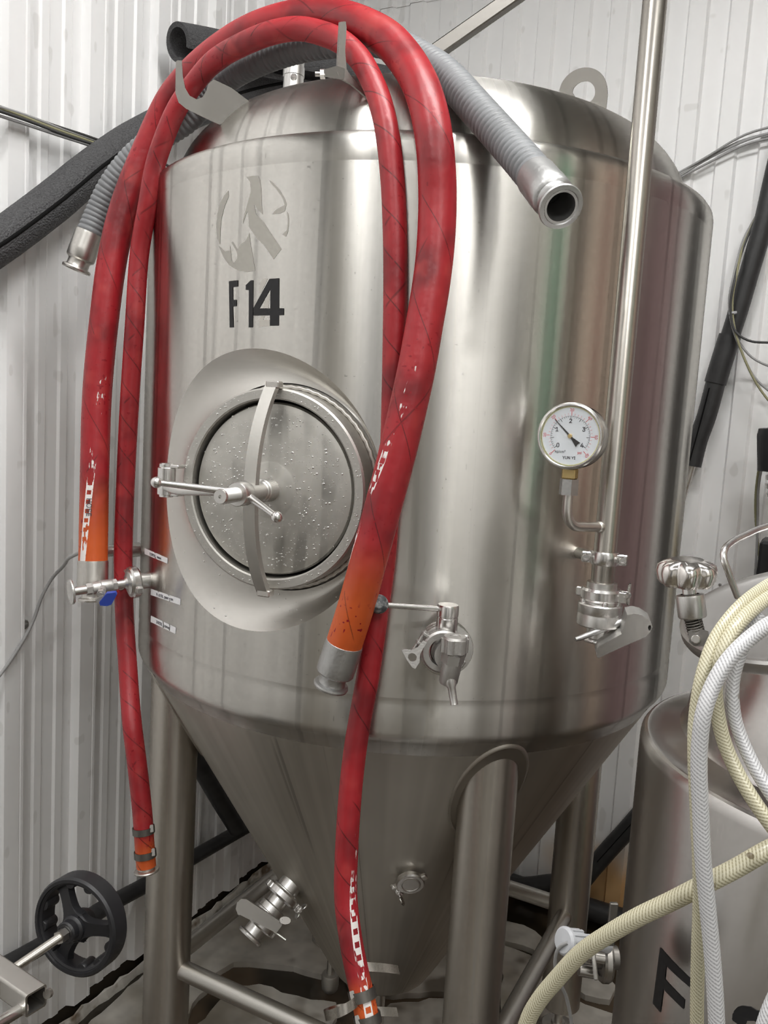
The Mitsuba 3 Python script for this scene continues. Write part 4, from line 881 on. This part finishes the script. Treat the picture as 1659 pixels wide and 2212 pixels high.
for t in np.radians([200, 285, 350]): put(key + '__valve_body__bolt', lathe([(.005, .012), (.005, .021), (.0045, .022), (.0001, .022)], 12, mv @ frame([.029*math.cos(t), .029*math.sin(t), 0], UP)), 'steel_polished')
hd = (mv[:3, 3] - CAM) @ CF - .035
hP = at(1350, 1360, hd); hn = unit(CAM - hP + np.array([.25, 0, -.60]))
put(key + '__handle', plate_px([[(1287, 1394), (1292, 1387), (1340, 1361), (1346, 1340), (1352, 1320), (1368, 1317), (1384, 1321), (1402, 1333), (1406, 1345), (1401, 1357), (1391, 1367), (1340, 1389), (1291, 1412), (1287, 1410)], [(1396, 1348), (1398, 1342), (1403, 1342), (1403, 1350), (1399, 1354)]], hP, hn, .030), 'steel_cast', 40, label='cast squeeze handle of the butterfly valve')
put(key + '__handle__latch_lever', sweep(np.array([at(1243, 1381, hd+.004), at(1256, 1377, hd+.006), at(1345, 1342, hd+.012)]), np.array([.0035, .0045, .0058]), 16), 'alu')
tag(key, 'tall vertical stainless pipe ending in a butterfly valve, right of the tank front', 'pipe')

key = 'pressure_gauge'
gd = (P0 - CAM) @ CF - .085
GCp = at(1232, 942, gd); gz = unit(unit(CAM - GCp) - CR*.30 + UP*.03); GF = frame(GCp, gz, np.cross(UP, gz) + .03*UP)
RG = .0515
put(key + '__case', lathe([(.0001, -.044), (.040, -.044), (.0485, -.041), (.0495, -.038), (.0495, -.006), (.0505, -.005), (RG, -.003), (RG, .003), (.0495, .0055), (.0475, .006), (.0462, .0045), (.0458, .000)], 72, GF), 'steel_polished')
put(key + '__dial', lathe([(.0440, 0), (.0440, .0005), (.0001, .0005)], 64, GF), 'dial_white', label='pale dial with black and red scales')
put(key + '__dial__rim', lathe([(.0462, -.001), (.0440, .0007)], 64, GF), 'dial_yellow')
def gpt(r, a, z): return np.array([r*math.cos(a), r*math.sin(a), z])
def tick(r0, r1, ang, w): 
    a = math.radians(ang); return xf(cbox(r1-r0, w, .0003, .00005), GF @ frame(gpt((r0+r1)/2, a, .0008), UP, [math.cos(a), math.sin(a), 0]))
q = .000208
akg = lambda v: 218 - 63.3*v
aps = lambda v: 224 - 4.5*v
put(key + '__dial__scale', join(*[tick(q*(121 if i % 5 == 0 else 134), q*146, akg(i/10), .00085 if i % 5 == 0 else .00045) for i in range(41)], *[xf(extr(Polygon([gpt(q*147, math.radians(a), 0)[:2] for a in np.linspace(-35, 218, 70)] + [gpt(q*145, math.radians(a), 0)[:2] for a in np.linspace(218, -35, 70)]), .0002), GF @ frame([0, 0, .0006], UP))]), 'ink', False, label='black scale marks')
put(key + '__dial__scale', join(*[tick(q*151, q*(184 if i % 10 == 0 else 166), aps(i), .0007 if i % 10 == 0 else .0004) for i in range(0, 61, 2)]), 'ink_red', False, label='red scale marks')
def gtext(txt, cx, cy, h, mat, rot=0.0, bold=False):
    t = meshkit.text_mesh(txt, h, .0003, bold); V = np.array(t.vertices); V[:, :2] -= (V[:, :2].max(0) + V[:, :2].min(0)) / 2
    put(key + '__dial__lettering', xf((V, np.array(t.faces), None, None), GF @ frame([cx, cy, .0008], UP, [math.cos(rot), math.sin(rot), 0])), mat, False)
for v in range(5): gtext(str(v), q*112*math.cos(math.radians(akg(v))), q*112*math.sin(math.radians(akg(v))), .0064, 'ink', 0, True)
for v in range(0, 61, 10): gtext(str(v), q*193*math.cos(math.radians(aps(v))), q*193*math.sin(math.radians(aps(v))), .0040, 'ink_red', math.radians(aps(v) - 90))
gtext('kg/cm\u00b2', -q*68, -q*118, .0036, 'ink'); gtext('psi', q*78, -q*122, .0036, 'ink_red'); gtext('YUN YI', 0, -q*160, .0042, 'ink', 0, True)
na = math.radians(135)
nd_ = Polygon([gpt(q*168, na, 0)[:2], gpt(q*14, na+.35, 0)[:2], gpt(q*14, na-.35, 0)[:2]]).buffer(.0004)
nt_ = Polygon([gpt(q*10, na+math.pi-.5, 0)[:2], gpt(q*10, na+math.pi+.5, 0)[:2], gpt(q*92, na+math.pi+.24, 0)[:2], gpt(q*84, na+math.pi, 0)[:2], gpt(q*92, na+math.pi-.24, 0)[:2]])
nn_ = extr(nd_.union(nt_).union(shapely.Point(0, 0).buffer(q*16)), .0006); put(key + '__needle', xf(nn_, GF @ frame([0, 0, .0016], UP)), 'vinyl_black', label='black needle pointing to 20 psi')
put(key + '__needle__hub', lathe([(.0034, .001), (.0034, .0030), (.0026, .0036), (.0001, .0036)], 20, GF), 'brass')
put(key + '__glass', lathe([(.0462, .0042), (.0001, .0042)], 48, GF), 'clear_glass')
gb = GCp - UP*.052 - gz*.016
put(key + '__brass_fitting', xf(cbox(.021, .021, .016, .0015), frame(gb - UP*.006, UP, GF[:3, 0])), 'brass')
put(key + '__hex_nut', xf(hexa(.0150, .025), frame(gb - UP*.027, UP, GF[:3, 0])), 'alu', 20)
tb = gb - UP*.038; te = np.array([P0[0], P0[1], zy(1138)])
e1 = tb * [1, 1, 0] + UP * (te[2] + .002)
side = unit((te - e1) * [1, 1, 0])
tp_ = [tb, tb*[1, 1, 0] + UP*(e1[2] + .030)] + [e1 + UP*.030 + side*.030 + .030*(-math.cos(a)*side - math.sin(a)*UP) for a in np.linspace(.2, 1.45, 7)] + [e1 + side*.034, te - side*.014]
put(key + '__siphon_tube', sweep(resample(np.array(tp_), .004), .0078, 24), 'steel_satin')
put(key + '__weld', ball(te - side*.0175, .0098, 2), 'steel_satin', True)
tag(key, 'round pressure gauge with a pale dial beside the standing pipe', 'gauge')

# ================================================================== THE SMALL POLISHED VESSEL IN FRONT ON THE RIGHT
VS = 'small_vessel'
VC = np.array([.666, -.905, 0]); RV, ZV = .325, 1.267
vmx = frame(VC, UP)
metal('steel_dark2', (.40, .385, .36), .08)
metal('steel_vessel', (.64, .62, .60), .05, .10)
put(VS + '__body', lathe([(.0001, .10), (.22, .10), (.30, .13), (RV-.004, .19), (RV, .22), (RV, ZV-.016), (RV-.001, ZV-.008), (RV-.005, ZV-.002)], 128, vmx), 'steel_vessel', label='polished cylindrical body marked F2')
put(VS + '__shoulder', lathe([(RV-.005, ZV-.002), (RV-.009, ZV), (RV-.014, ZV-.001), (RV-.030, ZV+.003), (.272, ZV+.012)], 128, vmx), 'steel_vessel')
put(VS + '__neck', lathe([(.275, ZV+.010), (.270, ZV+.014), (.266, ZV+.022), (.262, ZV+.050), (.255, ZV+.075), (.243, ZV+.100), (.236, ZV+.118), (.236, ZV+.150), (.246, ZV+.152), (.246, ZV+.158)], 112, vmx), 'steel_vessel')
put(VS + '__gasket', lathe([(.245, ZV+.158), (.2455, ZV+.163), (.244, ZV+.164)], 96, vmx), 'rubber')
metal('steel_lid', (.60, .585, .57), .13)
lm = frame(at(1742, 1318, 1.02), unit(np.array([-.34, -.10, 1.0])), np.array([1., 0, 0]))
LR = .150
put(VS + '__lid', lathe([(LR-.002, -.014), (LR, -.010), (LR, .000), (LR-.003, .003), (LR-.010, .0035), (LR-.016, .001), (LR-.040, -.006), (.06, -.014), (.0001, -.016)], 96, lm), 'steel_lid', label='dished lid with a rolled rim')
hd_ = [(1594, 1290, .93), (1583, 1262, .925), (1572, 1232, .92), (1563, 1205, .92), (1565, 1188, .925), (1580, 1172, .94), (1610, 1156, .96), (1645, 1141, .985), (1680, 1135, 1.0), (1710, 1150, 1.0), (1730, 1200, 1.0)]
put(VS + '__lid__handle', sweep(resample(spline([at(*q) for q in hd_], 8), .006), .0038, 18), 'steel_polished', label='bent wire lid handle')
# star knob, sleeve, spring and pivot of the lid clamp
kc = at(1484, 1232, .93); kz = unit(np.array([-.06, -.02, 1.0])); km = frame(kc, kz)
t = np.linspace(0, 2*math.pi, 97)[:-1]; lay = []
for z, r, dp in ((-.0135, .019, .0010), (-.0165, .0255, .0030), (-.012, .0288, .0040), (-.002, .0305, .0042), (.0055, .0292, .0038), (.0098, .0240, .0022), (.0122, .0186, .0005), (.0130, .0172, 0), (.0128, .0001, 0)):
    rr = r + dp*(1.6*np.abs(np.cos(3.5*t)) - .8); lay.append(np.c_[rr*np.cos(t), rr*np.sin(t), np.full(96, z)])
lay = [np.c_[lay[0][:, :2]*.02, lay[0][:, 2]]] + lay
V = np.vstack(lay); i, j = np.meshgrid(np.arange(len(lay)-1), np.arange(96), indexing='ij'); a = (i*96+j).ravel(); b = (i*96+(j+1) % 96).ravel()
put(VS + '__clamp_knob', xf((V, np.vstack([np.c_[a, b, b+96], np.c_[a, b+96, a+96]]), None, None), km), 'steel_mirror', 50, label='polished star-shaped clamp knob')
s0, s1, s2, s3 = at(1488, 1258, .93), at(1490, 1283, .93), at(1496, 1334, .93), at(1504, 1366, .93)
put(VS + '__clamp_stem', rod(s0, s1, .0080, 24), 'steel_polished')
put(VS + '__clamp_sleeve', lathe([(.010, 0), (.0150, .001), (.0155, .003), (.0155, np.linalg.norm(s2-s1)-.002), (.0145, np.linalg.norm(s2-s1)), (.008, np.linalg.norm(s2-s1))], 36, frame(s1, s2-s1)), 'steel_bright')
th_ = np.linspace(0, 2*math.pi*5.5, 130); fm = frame(s2, s3-s2); Lq = np.linalg.norm(s3-s2)
put(VS + '__clamp_spring', sweep(np.array([(fm @ [.0085*math.cos(q_), .0085*math.sin(q_), Lq*q_/th_[-1], 1])[:3] for q_ in th_]), .0013, 8), 'steel_dark')
put(VS + '__clamp_stem', rod(s2, s3, .0055, 16), 'steel_dark')
pv = at(1507, 1381, .93)
put(VS + '__clamp_pivot', plate_px([(1487, 1364), (1495, 1359), (1512, 1358), (1530, 1364), (1533, 1396), (1500, 1396), (1489, 1387)], pv, unit(CAM-pv), .022), 'steel_dark', 40)
put(VS + '__clamp_pivot__pin', lathe([(.0050, .011), (.0050, .015), (.004, .016), (.0001, .016)], 20, frame(at(1503, 1381, .93), CAM-pv)), 'steel_satin')
# lettering on the body
def von(x, y, r=RV): return on_cyl(x, y, r, VC[:2])
def wrap_v(poly_az, r):
    gs = []; x0, y0, x1, y1 = poly_az.bounds; cell = .01
    for i in range(int((x1-x0)/cell)+1):
        c = poly_az.intersection(sbox(x0+i*cell, y0-1, x0+(i+1)*cell, y1+1))
        for q_ in getattr(c, 'geoms', [c]):
            if q_.geom_type == 'Polygon' and q_.area > 1e-9: v, f = trimesh.creation.triangulate_polygon(q_, engine='earcut'); gs.append((v, f))
    V = np.vstack([g[0] for g in gs]); o = np.cumsum([0]+[len(g[0]) for g in gs]); F = np.vstack([g[1]+k for g, k in zip(gs, o)])
    a = V[:, 0] / RV; N = np.c_[np.sin(a), -np.cos(a), 0*a]; X = VC + np.c_[r*np.sin(a), -r*np.cos(a), V[:, 1]]
    fn = np.cross(X[F[:, 1]]-X[F[:, 0]], X[F[:, 2]]-X[F[:, 0]]); fl = (fn*N[F[:, 0]]).sum(1) < 0; F[fl] = F[fl][:, ::-1]
    return X, F, N, V
def vpx(x, y):
    P = von(x, y) - VC; return math.atan2(P[0], -P[1]) * RV, P[2]
Fv = [vpx(200*0+1200+x/3.614, 1600+y/3.614) for x, y in [(820,1610),(1062,1862),(1054,1926),(868,1758),(858,1860),(1012,2022),(1003,2096),(846,1940),(822,2122),(762,2050)]]
put(VS + '__letter', wrap_v(Polygon(Fv), RV+.0008), 'vinyl_black', label='black vinyl letter F on the small vessel')
sa, sz = vpx(1560, 2170); t2 = meshkit.text_mesh('2', .085, .001, True); fv = np.array(t2.vertices); sa0, sz0 = vpx(1552, 2290)
V = fv.copy(); aa_ = (sa0 + V[:, 0]) / RV; rr = RV + .0004 + V[:, 2]*.5
put(VS + '__letter', (VC + np.c_[rr*np.sin(aa_), -rr*np.cos(aa_), sz0 + V[:, 1]], np.array(t2.faces), None, None), 'vinyl_black', False, label='black vinyl digit 2 on the small vessel')
# legs under the body (below the picture)
for k in range(3):
    a = math.radians(30 + 120*k); put(VS + '__leg', lathe([(.0001, 0), (.024, .001), (.024, .13)], 24, frame(VC + np.array([.25*math.cos(a), .25*math.sin(a), 0]), UP)), 'steel_satin')
# side outlet with a clamp on its left
so = von(1322, 2068, RV); so_n = unit([-1, -.05, 0]); som = frame(at(1316, 2068, 1.05), so_n, UP)
put(VS + '__side_outlet', lathe([(.014, -.01), (.014, .002), (.023, .004), (.023, .010), (.014, .012), (.012, .022), (.0001, .022)], 32, som), 'steel_dark')
put(VS + '__outlet_clamp', lathe([(.022, .001), (.028, .001), (.030, .004), (.030, .010), (.028, .013), (.022, .013)], 36, som), 'steel_dark2')
put(VS + '__outlet_clamp__bolt', rod(at(1250, 2094, .99), at(1284, 2100, .99), .0075, 16), 'steel_dark2')
put(VS + '__outlet_clamp__bolt', rod(at(1266, 2064, .985), at(1304, 2070, .985), .0070, 16), 'steel_dark2')
put(VS + '__outlet_clamp__link', xf(cbox(.005, .034, .010, .001), frame(at(1284, 2082, .978), CAM - at(1284, 2082, .978), CR)), 'steel_dark2')
put(VS + '__outlet_lever', xf(cbox(.010, .005, .055, .001), frame(at(1322, 1996, 1.0), UP, CR)), 'steel_dark')
tag(VS, 'small polished stainless vessel marked F2 in the right foreground', 'vessel')
# white screw cap with its lanyard
cp = at(1236, 2034, 1.0); cz = unit(np.array([-.80, -.45, .30])); cmx = frame(cp, cz, UP)
t = np.linspace(0, 2*math.pi, 145)[:-1]; rr = .0142 + .0008*np.sign(np.cos(12*t)); cap_ = extr(Polygon(np.c_[rr*np.cos(t), rr*np.sin(t)]), .024)
put('screw_cap__cap', join(flat(xf(cap_, cmx @ frame([0, 0, -.012], UP))), lathe([(.0162, .010), (.0162, .013), (.0135, .016), (.0001, .017)], 36, cmx), lathe([(.010, -.06), (.010, -.01)], 16, cmx)), 'white_plastic')
put('screw_cap__lanyard', sweep(resample(spline([at(1226, 2036, .985), at(1208, 2046, .99), at(1199, 2075, 1.0), at(1204, 2110, 1.01), at(1222, 2150, 1.03), at(1233, 2200, 1.05), at(1236, 2240, 1.06)], 8), .008), .0022, 10), 'grey_cable')
tag('screw_cap', 'white ribbed plastic screw cap on a thin grey lanyard behind the braided hose', 'cap')

# ================================================================== BRAIDED HOSES
def braided(key, pts, r, mat, label, fit=False):
    P = resample(spline([at(*q) for q in pts], 10), .008)
    put(key + '__tube', sweep(P, r, 28, ref=(-.3, -1, .2)), mat); tag(key, label, 'hose', None)
braided('braided_hose', [(1720, 1232, .86), (1659, 1264, .83), (1606, 1303, .80), (1568, 1345, .785), (1541, 1388, .775), (1516, 1462, .765), (1502, 1550, .76), (1500, 1625, .755), (1503, 1700, .755), (1507, 1790, .755), (1511, 1880, .755), (1511, 1960, .76), (1508, 2050, .765), (1506, 2140, .77), (1505, 2290, .775)], .0062, 'braid_yellow', 'yellowed braided hose on the outside of the coil, falling straight down behind the white one')
braided('braided_hose_001', [(1720, 1262, .84), (1659, 1292, .81), (1612, 1330, .785), (1578, 1372, .77), (1553, 1425, .765), (1545, 1480, .77), (1550, 1540, .77), (1566, 1608, .765), (1602, 1686, .75), (1650, 1761, .735), (1720, 1850, .72)], .0066, 'braid_yellow', 'yellowed braided hose curling back to the lower right in front of the vessel shoulder')
braided('braided_hose_002', [(1720, 1322, .80), (1659, 1350, .77), (1611, 1386, .755), (1569, 1431, .745), (1539, 1483, .74), (1520, 1540, .735), (1511, 1612, .735), (1510, 1675, .735), (1513, 1745, .735), (1518, 1850, .735), (1526, 1935, .735), (1537, 2045, .735), (1545, 2150, .735), (1552, 2290, .735)], .0072, 'braid_white', 'white braided hose on top of the coil, hanging straight down in front')
braided('braided_hose_003', [(1640, 1330, .80), (1615, 1375, .79), (1596, 1420, .785), (1584, 1465, .78), (1582, 1505, .775), (1590, 1562, .77), (1619, 1636, .755), (1655, 1699, .74), (1720, 1790, .72)], .0062, 'braid_white', 'whitish braided hose curling down to the right edge beside the yellow one')
braided('braided_hose_004', [(1760, 1790, .80), (1659, 1836, .78), (1587, 1877, .775), (1504, 1919, .775), (1449, 1947, .785), (1380, 1980, .80), (1311, 2020, .82), (1256, 2058, .84), (1205, 2112, .86), (1165, 2160, .875), (1140, 2205, .885), (1120, 2290, .89)], .0086, 'braid_yellow', 'yellowed braided hose crossing diagonally in front of the small vessel')
braided('braided_hose_005', [(1730, 2060, .70), (1690, 2130, .70), (1662, 2190, .70), (1640, 2260, .70)], .0072, 'braid_white', 'short length of white braided hose in the lower right corner')

# ================================================================== STEEL STAND WITH A HANDWHEEL IN THE LOWER LEFT
ST = 'steel_stand'
HW = at(152, 2009, 1.33)
hl = unit(ray(152, 2009)); h1 = unit(CR - hl*(CR @ hl)); h2 = unit(CU - hl*(CU @ hl))
wa = unit(-.66*hl - .75*(.838*h1 + .546*h2))            # the axis, towards the stand
wm = frame(HW, wa, UP)
ro, ri, wz = .0800, .0660, .030
# wheel: local +z faces the stand; the rim lies beyond the hub
t = np.linspace(0, 2*math.pi, 181)
put(ST + '__handwheel', lathe([(ri, -.040), (ri+.003, -.043), (ro-.004, -.043), (ro, -.038), (ro, -.010), (ro-.003, -.006), (ro-.008, -.006), (ro-.009, -.009), (ri+.004, -.009), (ri+.001, -.011), (ri, -.014), (ri, -.040)], 96, wm), 'black_plastic', label='black plastic handwheel with three spokes and finger grips')
HWk = ST + '__handwheel'
for k in range(12):
    a = 2*math.pi*(k+.5)/12
    if k % 4 == 1: continue
    put(HWk + '__finger_grip', xf(lathe([(.0001, -.040), (.0085, -.040), (.0095, -.038), (.0095, -.014), (.0085, -.012), (.0001, -.012)], 18), wm @ frame([(ri+.003)*math.cos(a), (ri+.003)*math.sin(a), 0], UP)), 'black_plastic')
put(HWk + '__hub', lathe([(.0001, -.040), (.018, -.040), (.021, -.034), (.021, -.004), (.019, -.001), (.0175, .000), (.0175, .010), (.0155, .0125), (.0001, .0125)], 40, wm), 'black_plastic')
for k in range(3):
    a = math.radians(155 + 120*k); e = np.array([math.cos(a), math.sin(a), 0]); pr = []
    tt = np.linspace(0, 1, 9)
    V = []
    for x in tt:
        w = .012 + .010*(2*x-1)**4 + .005*(1-x)**3; hgt = .010; c = e*(.012 + x*(ri-.008)) + np.array([0, 0, -.012 - .014*x]); s_ = np.cross(UP, e)
        V += [c - s_*w - UP*hgt*.6, c - s_*w*.75 + UP*hgt*.5, c + s_*w*.75 + UP*hgt*.5, c + s_*w - UP*hgt*.6]
    F = []
    for i in range(8):
        for j in range(4): A_, B_ = 4*i+j, 4*i+(j+1) % 4; F += [[A_, B_, B_+4], [A_, B_+4, A_+4]]
    put(HWk + '__spoke', xf((np.array(V), np.array(F), None, None), wm), 'black_plastic', 50)
put(ST + '__hex_nut', join(flat(xf(hexa(.0105, .014), wm @ frame([0, 0, .020], UP))), lathe([(.0001, .011), (.0125, .012), (.0125, .0135)], 24, wm)), 'steel_satin', False)
LRD = .155; zs = np.arange(.02, LRD, .00095)
put(ST + '__threaded_rod', lathe([(.0068 if i % 2 else .0060, z) for i, z in enumerate(zs)], 24, wm), 'steel_pipe', label='long threaded rod of the handwheel')
# hollow square frame tube, its open end towards the camera
fe = at(78, 2162, 1.16); fx = unit(at(-20, 2096, 1.22) - at(78, 2162, 1.16)); fx = unit(fx - UP*(fx @ UP)*.6); fm = frame(fe, -fx, UP)
def sqr(a, r_): return sbox(-a+r_, -a+r_, a-r_, a-r_).buffer(r_, quad_segs=4)
tube_ = extr(sqr(.0165, .004).difference(sqr(.0138, .003)), .26); tube_.apply_translation([0, 0, -.26])
put(ST + '__frame_tube', xf(tube_, fm), 'steel_satin', 30, label='hollow square frame tube')
put(ST + '__bolt', lathe([(.0001, .0), (.0065, .0), (.0065, .006), (.0055, .007), (.0001, .007)], 16, frame(at(101, 2148, 1.17), unit(at(108, 2144, 1.18) - at(98, 2150, 1.17)))), 'steel_satin')
put(ST + '__inner_bar', xf(cbox(.022, .006, .2, .001), fm @ frame([0, .006, -.115], UP)), 'steel_dark')
put(ST + '__rail', sweep(np.array([at(52, 2176, 1.165), at(-90, 2262, 1.06)]), .0085, 24), 'steel_polished', label='round polished rail under the frame tube')
lo = at(-80, 2110, 1.2)
put(ST + '__post', xf(cbox(.034, .034, lo[2], .003), frame([lo[0], lo[1], lo[2]/2], UP, fx)), 'steel_satin')
tag(ST, 'steel stand with a black handwheel on a threaded rod in the lower left corner', 'stand')
